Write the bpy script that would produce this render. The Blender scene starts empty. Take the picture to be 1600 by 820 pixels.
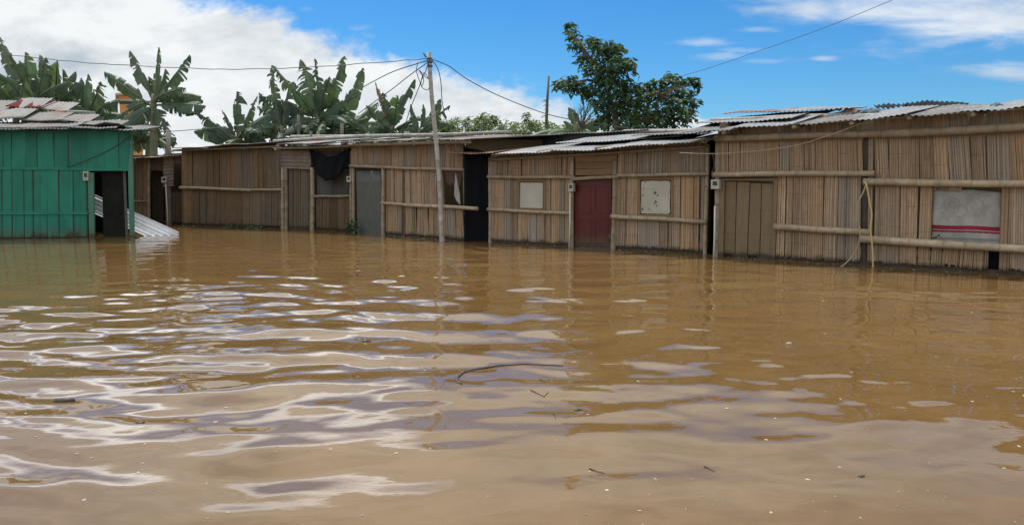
import bpy, math, random
import numpy as np
from mathutils import Vector, Matrix
R = math.radians
random.seed(7)
rng = random.Random(11)
sc = bpy.context.scene
C = sc.collection

# ------------------------------------------------------------------ camera
F = 1200.0                      # focal length in photo pixels (1600 x 820)
TH = math.atan(130.0 / F)       # pitch down
CH = 1.28                       # eye height above the flood water
cd = bpy.data.cameras.new('camera')
cd.sensor_width = 36.0
cd.lens = 36.0 * F / 1600.0
cd.clip_start = 0.05
cd.clip_end = 6000
cam = bpy.data.objects.new('camera', cd)
cam.location = (0, 0, CH)
cam.rotation_euler = (math.pi / 2 - TH, 0, 0)
C.objects.link(cam)
sc.camera = cam
sc.render.resolution_x, sc.render.resolution_y = 1024, 524
sc.view_settings.view_transform = 'Standard'
sc.view_settings.look = 'None'
sc.view_settings.gamma = 1.0
sc.view_settings.use_curve_mapping = False
sc.view_settings.exposure = 0.2

SUN_EL, SUN_AZ = R(60), R(-32)      # azimuth from +Y towards +X

def ray(px, py):
    x = (px - 800.0) / F
    t = (410.0 - py) / F
    return Vector((x, math.cos(TH) + t * math.sin(TH), -math.sin(TH) + t * math.cos(TH)))

def at(px, py, Y):
    r = ray(px, py)
    k = Y / r.y
    return Vector((r.x * k, Y, CH + r.z * k))

def ground(px, py):
    r = ray(px, py)
    k = -CH / r.z
    return Vector((r.x * k, r.y * k, 0.0))

def zat(Y, py):
    r = ray(800, py)
    return CH + r.z * Y / r.y

# ------------------------------------------------------------------ node helpers
class NT:
    def __init__(s, tree):
        s.t = tree; s.n = tree.nodes; s.l = tree.links
    def new(s, kind, **kw):
        n = s.n.new(kind)
        for k, v in kw.items(): setattr(n, k, v)
        return n
    def put(s, sock, v):
        if isinstance(v, bpy.types.NodeSocket): s.l.new(v, sock)
        else: sock.default_value = v
    def m(s, op, a, b=None, c=None, clamp=False):
        n = s.new('ShaderNodeMath', operation=op); n.use_clamp = clamp
        s.put(n.inputs[0], a)
        if b is not None: s.put(n.inputs[1], b)
        if c is not None: s.put(n.inputs[2], c)
        return n.outputs[0]
    def step(s, v, a, b, lo=0.0, hi=1.0):
        n = s.new('ShaderNodeMapRange', interpolation_type='SMOOTHSTEP')
        for i, x in enumerate((v, a, b, lo, hi)): s.put(n.inputs[i], x)
        return n.outputs[0]
    def lin(s, v, a, b, lo=0.0, hi=1.0):
        n = s.new('ShaderNodeMapRange')
        for i, x in enumerate((v, a, b, lo, hi)): s.put(n.inputs[i], x)
        return n.outputs[0]
    def mix(s, f, a, b, mode='MIX'):
        n = s.new('ShaderNodeMix', data_type='RGBA', blend_type=mode)
        s.put(n.inputs[0], f)
        for i, v in ((6, a), (7, b)):
            if isinstance(v, (tuple, list)) and len(v) == 3: v = (*v, 1.0)
            s.put(n.inputs[i], v)
        return n.outputs[2]
    def noise(s, vec, scale, detail=4, rough=.55, dist=0.0):
        n = s.new('ShaderNodeTexNoise')
        s.put(n.inputs['Vector'], vec)
        n.inputs['Scale'].default_value = scale; n.inputs['Detail'].default_value = detail
        n.inputs['Roughness'].default_value = rough; n.inputs['Distortion'].default_value = dist
        return n.outputs['Fac']
    def vmul(s, v, k):
        n = s.new('ShaderNodeVectorMath', operation='MULTIPLY')
        s.put(n.inputs[0], v); s.put(n.inputs[1], k)
        return n.outputs[0]
    def comb(s, x, y, z):
        n = s.new('ShaderNodeCombineXYZ')
        for i, v in enumerate((x, y, z)): s.put(n.inputs[i], v)
        return n.outputs[0]
    def sep(s, v):
        n = s.new('ShaderNodeSeparateXYZ'); s.put(n.inputs[0], v)
        return n.outputs
    def attr(s, name):
        n = s.new('ShaderNodeAttribute'); n.attribute_name = name
        return n.outputs['Fac']

# ------------------------------------------------------------------ world: sky and clouds
w = bpy.data.worlds.new('World'); sc.world = w
w.use_nodes = True
T = NT(w.node_tree); T.n.clear()
SKY = 0.1
def sky_ae(px, py):
    r = ray(px, py)
    return r.x / r.y, r.z / r.y
sky = T.new('ShaderNodeTexSky', sky_type='NISHITA')
sky.sun_disc = False
sky.sun_elevation = SUN_EL
sky.sun_rotation = SUN_AZ
sky.air_density = 1.0; sky.dust_density = 0.3; sky.ozone_density = 2.0
tc = T.new('ShaderNodeTexCoord')
D = tc.outputs['Generated']
dx, dy, dz = T.sep(D)
ys = T.m('MAXIMUM', dy, 0.05)
a = T.m('DIVIDE', dx, ys); e = T.m('DIVIDE', dz, ys)
fc = T.new('ShaderNodeFloatCurve')
EM = 0.6
bp = [(-900, -160), (-100, -90), (340, -8), (480, 38), (600, 74), (680, 104), (760, 122), (830, 145), (880, 165), (915, 182), (1100, 186), (1230, 230), (1500, 275)]
cur = fc.mapping.curves[0]
pts = []
for p in bp:
    aa, ee = sky_ae(*p)
    pts.append(((aa + 1.5) / 3.0, max(0.0, ee / EM)))
cur.points[0].location = pts[0]; cur.points[1].location = pts[-1]
for p in pts[1:-1]: cur.points.new(*p)
for p in cur.points: p.handle_type = 'VECTOR'
fc.mapping.update()
T.put(fc.inputs['Value'], T.lin(a, -1.5, 1.5))
E = T.m('MULTIPLY', fc.outputs[0], EM)
ae = T.comb(a, e, 0.0)
n1 = T.noise(T.vmul(ae, (1.0, 1.9, 1.0)), 5.0, 9, .6, .4)
n1b = T.noise(T.vmul(ae, (1.0, 1.6, 1.0)), 22.0, 7, .62, .2)
edge = T.m('ADD', T.m('SUBTRACT', E, e), T.m('ADD', T.m('MULTIPLY', T.m('SUBTRACT', n1, .5), .11), T.m('MULTIPLY', T.m('SUBTRACT', n1b, .5), .06)))
front = T.step(edge, -.008, .024)
# thin streaks to the right
streak = T.noise(T.vmul(ae, (1.0, 4.2, 1.0)), 7.0, 8, .62, .3)
blobs = None
for (px, py, sx, sy, k) in ((1390, 6, 260, 42, 1.05), (1560, 18, 270, 60, 1.25), (1095, 66, 56, 10, .9), (1150, 78, 70, 6, .55), (1115, 88, 60, 9, .7), (1200, 97, 70, 7, .6),
                            (1570, 112, 95, 20, .95), (1215, 14, 110, 22, .75), (1290, 92, 26, 6, .8), (560, 45, 26, 8, .5), (480, 14, 18, 6, .5), (1545, 78, 60, 7, .5), (1190, 46, 60, 8, .55)):
    a0, e0 = sky_ae(px, py)
    sa, se = sx / F, sy / F
    q = T.m('ADD', T.m('POWER', T.m('ABSOLUTE', T.m('MULTIPLY', T.m('SUBTRACT', a, a0), 1 / sa)), 2.0),
            T.m('POWER', T.m('ABSOLUTE', T.m('MULTIPLY', T.m('SUBTRACT', e, e0), 1 / se)), 2.0))
    g = T.m('MULTIPLY', T.m('EXPONENT', T.m('MULTIPLY', q, -1.0)), k)
    blobs = g if blobs is None else T.m('MAXIMUM', blobs, g)
wisp = T.m('MULTIPLY', T.step(T.m('ADD', T.m('MULTIPLY', blobs, .55), T.m('MULTIPLY', T.m('SUBTRACT', streak, .5), 1.15)), .18, .74), .82)
front = T.m('MAXIMUM', front, wisp)
front = T.m('MULTIPLY', front, T.step(dy, .1, .3))
# the rest of the dome: broken cloud
n2 = T.noise(T.vmul(D, (1.0, 1.0, 1.6)), 2.2, 8, .6, .3)
over = T.step(n2, .36, .56, .35, 1.0)
hi = T.step(e, .26, .36)
behind = T.step(dy, .35, .12)
sel = T.m('MAXIMUM', hi, behind)
dens = T.m('ADD', T.m('MULTIPLY', front, T.m('SUBTRACT', 1.0, sel)), T.m('MULTIPLY', over, sel))
# cloud shading: soft grey bellies, bright rims, brighter towards the sun
av = T.new('ShaderNodeVectorMath', operation='ADD'); T.put(av.inputs[0], ae); av.inputs[1].default_value = (-.012, .030, 0)
n3 = T.noise(T.vmul(ae, (1.0, 2.1, 1.0)), 4.2, 8, .58, .5)
n4 = T.noise(T.vmul(av.outputs[0], (1.0, 2.1, 1.0)), 4.2, 8, .58, .5)
relief = T.m('SUBTRACT', n3, n4)                       # side of each billow turned to the sun
n5 = T.noise(T.vmul(ae, (1.0, 1.7, 1.0)), 2.0, 5, .55, .6)
n6 = T.noise(T.vmul(ae, (1.0, 2.6, 1.0)), 11.0, 6, .6, .6)
shade = T.m('ADD', T.m('ADD', T.m('MULTIPLY', relief, 2.4), T.m('MULTIPLY', T.m('SUBTRACT', n5, .5), 1.9)), T.m('MULTIPLY', T.m('SUBTRACT', n6, .5), .9))
rim = T.step(edge, .12, .0, 0.0, .30)
lum = T.lin(T.m('ADD', shade, rim), -.42, .42)
ccol = T.mix(lum, (.44, .505, .56), (.80, .82, .83))
sd = Vector((math.sin(SUN_AZ) * math.cos(SUN_EL), math.cos(SUN_AZ) * math.cos(SUN_EL), math.sin(SUN_EL)))
dt = T.new('ShaderNodeVectorMath', operation='DOT_PRODUCT')
T.put(dt.inputs[0], D); dt.inputs[1].default_value = sd
glow = T.m('POWER', T.m('MAXIMUM', dt.outputs['Value'], 0.0), 3.2)
glow = T.m('MULTIPLY', glow, T.step(e, .25, .42))
bd = Vector((math.sin(R(-22)) * math.cos(R(19)), math.cos(R(-22)) * math.cos(R(19)), math.sin(R(19))))
d2 = T.new('ShaderNodeVectorMath', operation='DOT_PRODUCT'); T.put(d2.inputs[0], D); d2.inputs[1].default_value = bd
nb = T.noise(T.vmul(D, (1.0, 1.0, 1.7)), 7.0, 5, .55, .4)
eb = T.m('ADD', e, T.m('MULTIPLY', T.m('SUBTRACT', nb, .5), .10))
glint_cloud = T.m('MULTIPLY', T.step(d2.outputs['Value'], .955, .978), T.m('MULTIPLY', T.m('MULTIPLY', T.step(e, .25, .27), T.step(eb, .25, .28)), T.step(eb, .37, .34)))     # extra bright cloud added above the view, shaped for white glints on the water
br = T.m('ADD', T.step(dy, .25, -.1, 1.0, 1.25), T.m('ADD', T.m('MULTIPLY', glow, 1.1), T.m('MULTIPLY', glint_cloud, 2.7)))
ccol = T.mix(1.0, ccol, T.comb(br, br, br), 'MULTIPLY')
inv = 1.0 / SKY
ccol = T.mix(1.0, ccol, (inv, inv, inv), 'MULTIPLY')
SKY_TINT = (.46, .75, 1.02)
blue = T.mix(1.0, sky.outputs[0], SKY_TINT, 'MULTIPLY')
hs = T.new('ShaderNodeHueSaturation'); hs.inputs['Saturation'].default_value = 1.12
T.put(hs.inputs['Color'], blue); blue = hs.outputs[0]
out = T.mix(dens, blue, ccol)
bg = T.new('ShaderNodeBackground'); bg.inputs['Strength'].default_value = SKY
T.put(bg.inputs['Color'], out)
wo = T.new('ShaderNodeOutputWorld'); T.l.new(bg.outputs[0], wo.inputs[0])

# ------------------------------------------------------------------ sun
sl = bpy.data.lights.new('sun', 'SUN'); sl.energy = 3.0; sl.angle = R(.53); sl.color = (1.0, .955, .88)
so = bpy.data.objects.new('sun', sl); C.objects.link(so)
so.rotation_euler = sd.to_track_quat('Z', 'Y').to_euler()
so.location = (0, 0, 30)

# ------------------------------------------------------------------ mesh + object helpers
WL = {}
class MB:
    def __init__(s): s.v = []; s.f = []; s.t = []; s.p = []
    def add(s, vs, fs, tone=1.0, ph=0.0):
        b = len(s.v)
        s.v += [tuple(x) for x in vs]
        s.f += [tuple(i + b for i in f) for f in fs]
        s.t += list(tone) if isinstance(tone, (list, tuple)) else [tone] * len(vs)
        s.p += list(ph) if isinstance(ph, (list, tuple)) else [ph] * len(vs)
        return s
    def box8(s, c, tone=1.0, ph=0.0):    # 8 corners: bottom ring 0-3, top ring 4-7
        return s.add(c, [(3, 2, 1, 0), (4, 5, 6, 7), (0, 1, 5, 4), (1, 2, 6, 5), (2, 3, 7, 6), (3, 0, 4, 7)], tone, ph)
    def tube(s, P, rad, sides=10, tone=1.0, ph=0.0, cap=True):
        P = [Vector(p) for p in P]; n = len(P)
        if not isinstance(rad, (list, tuple)): rad = [rad] * n
        vs = []; fs = []
        prev = None
        for i in range(n):
            t = (P[min(i + 1, n - 1)] - P[max(i - 1, 0)]).normalized()
            if prev is None:
                prev = t.orthogonal().normalized()
            x = (prev - t * prev.dot(t)).normalized(); prev = x
            y = t.cross(x)
            for k in range(sides):
                an = 2 * math.pi * k / sides
                vs.append(P[i] + (x * math.cos(an) + y * math.sin(an)) * rad[i])
        for i in range(n - 1):
            for k in range(sides):
                k2 = (k + 1) % sides
                fs.append((i * sides + k, i * sides + k2, (i + 1) * sides + k2, (i + 1) * sides + k))
        if cap:
            fs.append(tuple(range(sides - 1, -1, -1))); fs.append(tuple((n - 1) * sides + k for k in range(sides)))
        return s.add(vs, fs, tone, ph)
    def build(s, name, mat, parent=None, smooth=False, solid=0.0, bevel=0.0):
        me = bpy.data.meshes.new(name)
        A = np.array(s.v, dtype=float)
        c = (A.min(0) + A.max(0)) / 2
        if parent is None: c[2] = A[:, 2].min()
        me.from_pydata((A - c).tolist(), [], s.f)
        me.attributes.new('tone', 'FLOAT', 'POINT').data.foreach_set('value', s.t)
        me.attributes.new('phase', 'FLOAT', 'POINT').data.foreach_set('value', s.p)
        if smooth: me.polygons.foreach_set('use_smooth', [True] * len(me.polygons))
        me.materials.append(mat); me.update()
        o = bpy.data.objects.new(name, me); C.objects.link(o)
        c = Vector(c); WL[o.name] = c
        if parent is not None:
            o.parent = parent; o.location = c - WL[parent.name]
        else: o.location = c
        if solid:
            md = o.modifiers.new('thickness', 'SOLIDIFY'); md.thickness = solid; md.offset = 0
        if bevel:
            md = o.modifiers.new('edge', 'BEVEL'); md.width = bevel; md.segments = 2
        return o

def thing(name, label, cat, loc, group=None):
    o = bpy.data.objects.new(name, None); C.objects.link(o)
    o.empty_display_size = .2
    o.location = loc; WL[o.name] = Vector(loc)
    tag(o, label, cat, group)
    return o
def tag(o, label=None, cat=None, group=None, kind=None):
    if label: o['label'] = label
    if cat: o['category'] = cat
    if group: o['group'] = group
    if kind: o['kind'] = kind
    return o
def lerp(a, b, t): return a + (b - a) * t

# ------------------------------------------------------------------ materials
def pmat(name, rough=.8, metallic=0.0, spec=.5):
    m = bpy.data.materials.new(name); m.use_nodes = True
    t = NT(m.node_tree)
    b = m.node_tree.nodes['Principled BSDF']
    b.inputs['Roughness'].default_value = rough; b.inputs['Metallic'].default_value = metallic
    b.inputs['Specular IOR Level'].default_value = spec
    g = t.new('ShaderNodeNewGeometry')
    return m, t, b, g.outputs['Position']
def bump(t, b, h, strength=.3, dist=.01):
    n = t.new('ShaderNodeBump'); n.inputs['Strength'].default_value = strength; n.inputs['Distance'].default_value = dist
    t.put(n.inputs['Height'], h); t.l.new(n.outputs[0], b.inputs['Normal'])

def m_bamboo(name, c0, c1, c2):
    m, t, b, P = pmat(name, .82, spec=.25)
    tone, ph = t.attr('tone'), t.attr('phase')
    x, y, z = t.sep(P)
    v = t.comb(t.m('MULTIPLY', x, 14.0), t.m('MULTIPLY', y, 14.0), t.m('ADD', t.m('MULTIPLY', z, 1.6), t.m('MULTIPLY', ph, 40.0)))
    n = t.noise(v, 3.0, 5, .65)
    big = t.noise(P, 2.1, 4, .6)
    col = t.mix(t.step(n, .3, .7), c0, c1)
    col = t.mix(t.m('MULTIPLY', t.step(big, .45, .72), .55), col, c2)
    fr = t.m('FRACT', t.m('ADD', t.m('MULTIPLY', z, 2.6), t.m('MULTIPLY', ph, 7.0)))
    ln = t.m('MULTIPLY', t.m('LESS_THAN', fr, .03), .4)
    col = t.mix(ln, col, tuple(k * .45 for k in c0))
    hv = t.m('FRACT', t.m('MULTIPLY', ph, 13.7))
    col = t.mix(t.m('MULTIPLY', t.step(hv, .55, 1.0), .55), col, tuple(k_ * .82 for k_ in (c2[0], c2[0] * .92, c2[0] * .80)))
    col = t.mix(t.m('MULTIPLY', t.step(hv, .35, .0), .35), col, (c1[0] * .95, c1[1] * .80, c1[2] * .55))
    pt_ = t.noise(t.vmul(P, (1.0, 1.0, .6)), 5.0, 4, .6)
    col = t.mix(t.m('MULTIPLY', t.step(pt_, .60, .74), .4), col, tuple(k_ * .5 for k_ in c0))
    col = t.mix(1.0, col, t.comb(tone, tone, tone), 'MULTIPLY')
    sk = t.m('ADD', z, t.m('MULTIPLY', t.m('SUBTRACT', t.noise(t.vmul(P, (6, 6, 2)), 1.0, 4, .7), .5), -.16))
    col = t.mix(t.m('MULTIPLY', t.step(sk, .12, .04), .8), col, (.035, .024, .012))       # soaked band and mud marks
    t.put(b.inputs['Base Color'], col)
    bump(t, b, n, .35, .004)
    return m
M = {}
M['bamboo'] = m_bamboo('split_bamboo', (.305, .205, .122), (.445, .318, .208), (.36, .283, .20))
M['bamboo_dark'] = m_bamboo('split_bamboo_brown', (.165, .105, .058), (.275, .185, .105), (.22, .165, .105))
M['plank'] = m_bamboo('weathered_plank', (.155, .115, .072), (.225, .17, .11), (.18, .15, .11))
M['green'] = None

def m_pole(name, c0, c1):
    m, t, b, P = pmat(name, .6, spec=.35)
    tone = t.attr('tone')
    n = t.noise(t.vmul(P, (9, 9, 9)), 1.0, 5, .65)
    n2 = t.noise(P, 40.0, 3, .6)
    col = t.mix(t.step(n, .35, .7), c0, c1)
    col = t.mix(t.m('MULTIPLY', t.step(n2, .55, .75), .35), col, tuple(k * .5 for k in c0))
    col = t.mix(1.0, col, t.comb(tone, tone, tone), 'MULTIPLY')
    t.put(b.inputs['Base Color'], col); bump(t, b, n2, .2, .004)
    return m
M['pole'] = m_pole('bamboo_pole_skin', (.33, .25, .16), (.46, .37, .25))
M['pole_grey'] = m_pole('grey_weathered_pole', (.26, .24, .21), (.38, .355, .32))
M['stub'] = m_pole('brown_weathered_pole', (.13, .115, .095), (.2, .18, .15))
M['timber'] = m_pole('dark_timber', (.10, .075, .05), (.17, .13, .09))
M['wet'] = m_pole('wet_dark_timber', (.045, .032, .02), (.07, .05, .03))

def m_zinc(name, c0, c1, rust=(.20, .085, .05), amt=.5, metallic=.55, rough=.42, spec=.4):
    m, t, b, P = pmat(name, rough, metallic, spec)
    tone = t.attr('tone')
    n = t.noise(P, 1.7, 6, .65, .5); n2 = t.noise(t.vmul(P, (7, 7, 7)), 1.0, 5, .7)
    col = t.mix(t.step(n2, .3, .7), c0, c1)
    rm = t.m('MULTIPLY', t.step(n, .66 - .25 * amt, .80 - .2 * amt), min(1, .4 + amt))
    col = t.mix(rm, col, rust)
    col = t.mix(1.0, col, t.comb(tone, tone, tone), 'MULTIPLY')
    t.put(b.inputs['Base Color'], col)
    t.put(b.inputs['Metallic'], t.m('MULTIPLY', t.m('SUBTRACT', 1.0, rm), metallic))
    t.put(b.inputs['Roughness'], t.lin(n2, 0, 1, rough - .08, rough + .2))
    return m
M['zinc'] = m_zinc('zinc_sheet', (.21, .213, .217), (.33, .333, .335), amt=.38, metallic=.3, rough=.5)
M['zinc_old'] = m_zinc('old_zinc_sheet', (.135, .135, .133), (.225, .22, .21), amt=.55, metallic=.12, rough=.6)
M['zinc_rust'] = m_zinc('rusty_sheet', (.25, .13, .09), (.36, .25, .19), amt=.8, metallic=.2, rough=.65)
M['zinc_red'] = m_zinc('red_painted_sheet', (.15, .028, .025), (.20, .045, .04), rust=(.10, .035, .028), amt=.4, metallic=.0, rough=.85, spec=.1)
M['zinc_dark'] = m_zinc('dark_roofing_sheet', (.035, .035, .04), (.07, .07, .075), amt=.1, metallic=.0, rough=.6)
M['zinc_white'] = m_zinc('pale_new_sheet', (.74, .75, .77), (.84, .85, .86), amt=.0, metallic=.1, rough=.4)
M['zinc_brown'] = m_zinc('brown_old_sheet', (.17, .14, .11), (.27, .22, .17), amt=.4, metallic=.1, rough=.65)
M['door_grey'] = m_zinc('grey_green_door_sheet', (.085, .09, .078), (.12, .125, .11), rust=(.095, .08, .06), amt=.5, metallic=.1, rough=.6)

def m_paint(name, c0, c1, rough=.55, scale=3.0, wear=None, wearamt=.3, spec=.4, soak=False):
    m, t, b, P = pmat(name, rough, spec=spec)
    tone = t.attr('tone')
    n = t.noise(t.vmul(P, (1, 1, .45)), scale, 6, .65, .3)
    n2 = t.noise(t.vmul(P, (1, 1, .3)), scale * 9, 5, .7)
    col = t.mix(t.step(n, .3, .7), c0, c1)
    if wear: col = t.mix(t.m('MULTIPLY', t.step(n2, .58, .72), wearamt), col, wear)
    col = t.mix(1.0, col, t.comb(tone, tone, tone), 'MULTIPLY')
    if soak:
        z = t.sep(P)[2]
        q = t.m('ADD', z, t.m('MULTIPLY', t.m('SUBTRACT', t.noise(t.vmul(P, (5, 5, 1.2)), 1.0, 5, .7), .5), -.5))
        col = t.mix(t.m('MULTIPLY', t.step(q, .32, .02), .6), col, (.10, .075, .045))      # dried mud splashes
        col = t.mix(t.m('MULTIPLY', t.step(q, .07, .03), .7), col, (.03, .024, .014))
    t.put(b.inputs['Base Color'], col); bump(t, b, n2, .25, .004)
    return m
M['green'] = m_paint('green_paint', (.008, .165, .108), (.017, .23, .15), wear=(.10, .19, .14), wearamt=.6, soak=True)
M['green_pale'] = m_paint('worn_green_paint', (.045, .18, .12), (.085, .22, .15), wear=(.25, .25, .2), wearamt=.5, soak=True)
M['red'] = m_paint('red_door_paint', (.062, .0045, .003), (.098, .0085, .005), rough=.45, wear=(.05, .02, .014), wearamt=.4, soak=True)
M['orange'] = m_paint('orange_wall', (.55, .22, .07), (.62, .28, .10), scale=.6)
M['pale_wall'] = m_paint('pale_wall', (.5, .36, .28), (.55, .42, .34), scale=.6)
M['pvc'] = m_paint('pale_conduit', (.55, .53, .46), (.66, .64, .56), rough=.4)
M['box'] = m_paint('meter_box_grey', (.36, .34, .29), (.44, .42, .36), rough=.5)
M['black'] = m_paint('black_plastic_and_gloom', (.005, .0055, .007), (.009, .0095, .012), rough=.6, spec=.06)  # plastic and loose roof sheets; also stands in for darkness in openings
M['dark_panel'] = m_paint('dark_doorway_panel', (.012, .014, .011), (.022, .023, .018), rough=.8, scale=6, spec=.1)  # doorway darkness put into the panel's base colour
M['glass'] = m_paint('dark_glass', (.02, .02, .02), (.03, .03, .03), rough=.15)
M['rag'] = m_paint('dirty_white_rag', (.30, .28, .25), (.42, .40, .37), rough=.9, scale=12)
M['greycloth'] = m_paint('grey_sheet', (.085, .078, .07), (.14, .13, .12), rough=.85, scale=5)
M['tan_cloth'] = m_paint('tan_cloth', (.32, .24, .15), (.45, .36, .25), rough=.95, scale=20)
M['teal_cloth'] = m_paint('teal_cloth', (.05, .11, .12), (.14, .17, .17), rough=.95, scale=20)
M['wire'] = m_paint('dark_cable', (.06, .06, .062), (.09, .09, .09), rough=.5)
M['cord'] = m_paint('yellow_cord', (.50, .36, .12), (.58, .45, .20), rough=.8)
M['cord_dull'] = m_paint('dull_cord', (.30, .24, .14), (.38, .31, .2), rough=.8)
M['net'] = m_paint('brown_net', (.10, .06, .045), (.16, .10, .075), rough=.9, scale=25)
M['foam'] = m_paint('foam_fleck', (.36, .30, .22), (.52, .46, .38), rough=.9, scale=5)
M['debris'] = m_paint('wet_debris', (.03, .028, .025), (.07, .06, .05), rough=.4, scale=20)
M['bark'] = m_paint('bark', (.10, .085, .065), (.17, .145, .115), rough=.9, scale=6)

def m_leaf(name, c0, c1, rib, trans=.25, rough=.5, tcol=(.10, .20, .03)):
    m, t, b, P = pmat(name, rough, spec=.35)
    tone, ph = t.attr('tone'), t.attr('phase')
    n = t.noise(P, 2.5, 4, .6)
    col = t.mix(t.step(n, .3, .7), c0, c1)
    col = t.mix(ph, col, rib)
    col = t.mix(1.0, col, t.comb(tone, tone, tone), 'MULTIPLY')
    t.put(b.inputs['Base Color'], col)
    tr = t.new('ShaderNodeBsdfTranslucent')
    t.put(tr.inputs['Color'], t.mix(1.0, col, (2.1, 2.0, 1.0), 'MULTIPLY'))
    mx = t.new('ShaderNodeMixShader'); mx.inputs[0].default_value = trans
    o = m.node_tree.nodes['Material Output']
    t.l.new(b.outputs[0], mx.inputs[1]); t.l.new(tr.outputs[0], mx.inputs[2]); t.l.new(mx.outputs[0], o.inputs[0])
    return m
M['banana'] = m_leaf('banana_leaf', (.050, .086, .058), (.085, .135, .08), (.14, .17, .09), trans=.22, rough=.55)
M['banana_dry'] = m_leaf('dry_banana_leaf', (.14, .10, .06), (.2, .15, .09), (.2, .16, .1), trans=.2, rough=.7)
M['stem'] = m_paint('banana_stem', (.10, .12, .06), (.17, .15, .09), rough=.6, scale=5)
M['tree_leaf'] = m_leaf('tree_leaf', (.042, .088, .050), (.072, .135, .066), (.09, .13, .06), trans=.2, rough=.6)
M['vine_leaf'] = m_leaf('vine_leaf', (.085, .14, .065), (.13, .19, .09), (.13, .17, .08), trans=.25)

# ------------------------------------------------------------------ water
_wr = np.random.RandomState(5)
_comp = []
for i in range(80):
    lam = .22 * (4.6 ** _wr.rand())
    an = math.pi / 2 + _wr.normal(0, .60) + .10
    k = 2 * math.pi / lam
    sl_ = .0100 * (lam / .6) ** .1
    _comp.append((k * math.cos(an), k * math.sin(an), _wr.rand() * 6.283, sl_ / k, lam))
for i in range(36):
    lam = .11 * (2.4 ** _wr.rand())
    an = math.pi / 2 + _wr.normal(0, .7)
    k = 2 * math.pi / lam
    _comp.append((k * math.cos(an), k * math.sin(an), _wr.rand() * 6.283, .0062 / k, lam))
_mod = [(_wr.normal(0, .35), _wr.normal(0, .5), _wr.rand() * 6.283) for _ in range(10)]
def wave(x, y):
    x = np.asarray(x, float); y = np.asarray(y, float)
    xw = x + .22 * np.sin(y * .9 + 1.3 * np.sin(x * .55)) ; yw = y + .16 * np.sin(x * .8 + 1.7) + .1 * np.sin(x * 2.1 + y * 1.3)
    h = np.zeros_like(x)
    m1 = sum(np.sin(a_ * x + b_ * y + p_) for a_, b_, p_ in _mod[:5]) / 5
    m2 = sum(np.sin(a_ * x + b_ * y + p_) for a_, b_, p_ in _mod[5:]) / 5
    for kx, ky, p, A, lam in _comp:
        h += A * np.sin(kx * xw + ky * yw + p) * (np.clip(.75 + .9 * (m1 if lam < .8 else m2), .22, 1.6))
    left = 1.0 / (1.0 + np.exp((x + .2) / 1.3))
    amp = .62 + .5 * left
    near = np.clip((y - 2.0) / 3.5, 0, 1)
    amp = amp * (.36 + .64 * near) * (1 - .55 * np.clip((-3.0 - x) / 2.0, 0, 1) * np.clip((y - 6.5) / 2.5, 0, 1))
    far = np.clip((y - 9.0) / 6.0, 0, 1)
    return h * amp * (1 - .40 * far)
def water():
    st = .05
    xs = np.arange(-15, 15 + 1e-6, st)
    yy = [-3.0]
    while yy[-1] < 25: yy.append(yy[-1] + .026 + .0026 * max(0.0, yy[-1] - 4))
    yy = np.array(yy); yy = -3 + (yy + 3) * 28.0 / (yy[-1] + 3)
    X, Y = np.meshgrid(xs, yy)
    edge = np.minimum(np.minimum(X + 15, 15 - X), np.minimum(Y + 3, 25 - Y))
    Z = wave(X, Y) * np.clip(edge / 1.0, 0, 1)
    ny, nx = X.shape
    V = np.stack([X, Y, Z], -1).reshape(-1, 3)
    idx = np.arange(nx * ny).reshape(ny, nx)
    Q = np.stack([idx[:-1, :-1], idx[:-1, 1:], idx[1:, 1:], idx[1:, :-1]], -1).reshape(-1, 4)
    big = np.array([(-3000, -3000, 0), (3000, -3000, 0), (3000, 3000, 0), (-3000, 3000, 0)], float)
    n0 = len(V); V = np.vstack([V, big])
    faces = Q.tolist()
    bot = idx[0, :].tolist(); top = idx[-1, :].tolist(); lf = idx[:, 0].tolist(); rt = idx[:, -1].tolist()
    # fan triangles from each border run to the outer corners
    for a_, b_ in zip(bot[:-1], bot[1:]): faces.append((a_, n0, b_))
    faces.append((bot[-1], n0, n0 + 1))
    for a_, b_ in zip(rt[:-1], rt[1:]): faces.append((a_, n0 + 1, b_))
    faces.append((rt[-1], n0 + 1, n0 + 2))
    tr = top[::-1]
    for a_, b_ in zip(tr[:-1], tr[1:]): faces.append((a_, n0 + 2, b_))
    faces.append((tr[-1], n0 + 2, n0 + 3))
    lr = lf[::-1]
    for a_, b_ in zip(lr[:-1], lr[1:]): faces.append((a_, n0 + 3, b_))
    faces.append((lr[-1], n0 + 3, n0))
    me = bpy.data.meshes.new('water')
    me.from_pydata(V.tolist(), [], faces)
    me.polygons.foreach_set('use_smooth', [True] * len(me.polygons))
    m, t, b, P = pmat('muddy_water', .03, spec=.5)
    b.inputs['IOR'].default_value = 1.33
    n = t.noise(P, .35, 5, .6, 1.2)
    n2 = t.noise(P, 1.6, 5, .6, 1.5)
    s = t.m('ADD', t.m('MULTIPLY', n, .6), t.m('MULTIPLY', n2, .4))
    col = t.mix(t.step(s, .35, .65), (.130, .074, .025), (.170, .101, .037))
    t.put(b.inputs['Base Color'], col)
    f = t.noise(t.vmul(P, (1, 1.5, 1)), 9.0, 2, .5)
    bump(t, b, f, .05, .010)
    me.materials.append(m)
    o = bpy.data.objects.new('water', me); C.objects.link(o)
    o['kind'] = 'structure'
water()
gm = MB().add([(-3000, -3000, -.75), (3000, -3000, -.75), (3000, 3000, -.75), (-3000, 3000, -.75)], [(0, 1, 2, 3)])
m, t, b, P = pmat('mud', .9)
t.put(b.inputs['Base Color'], t.mix(t.noise(P, .8, 5), (.11, .075, .04), (.17, .12, .07)))
tag(gm.build('ground', m), kind='structure')

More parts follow.
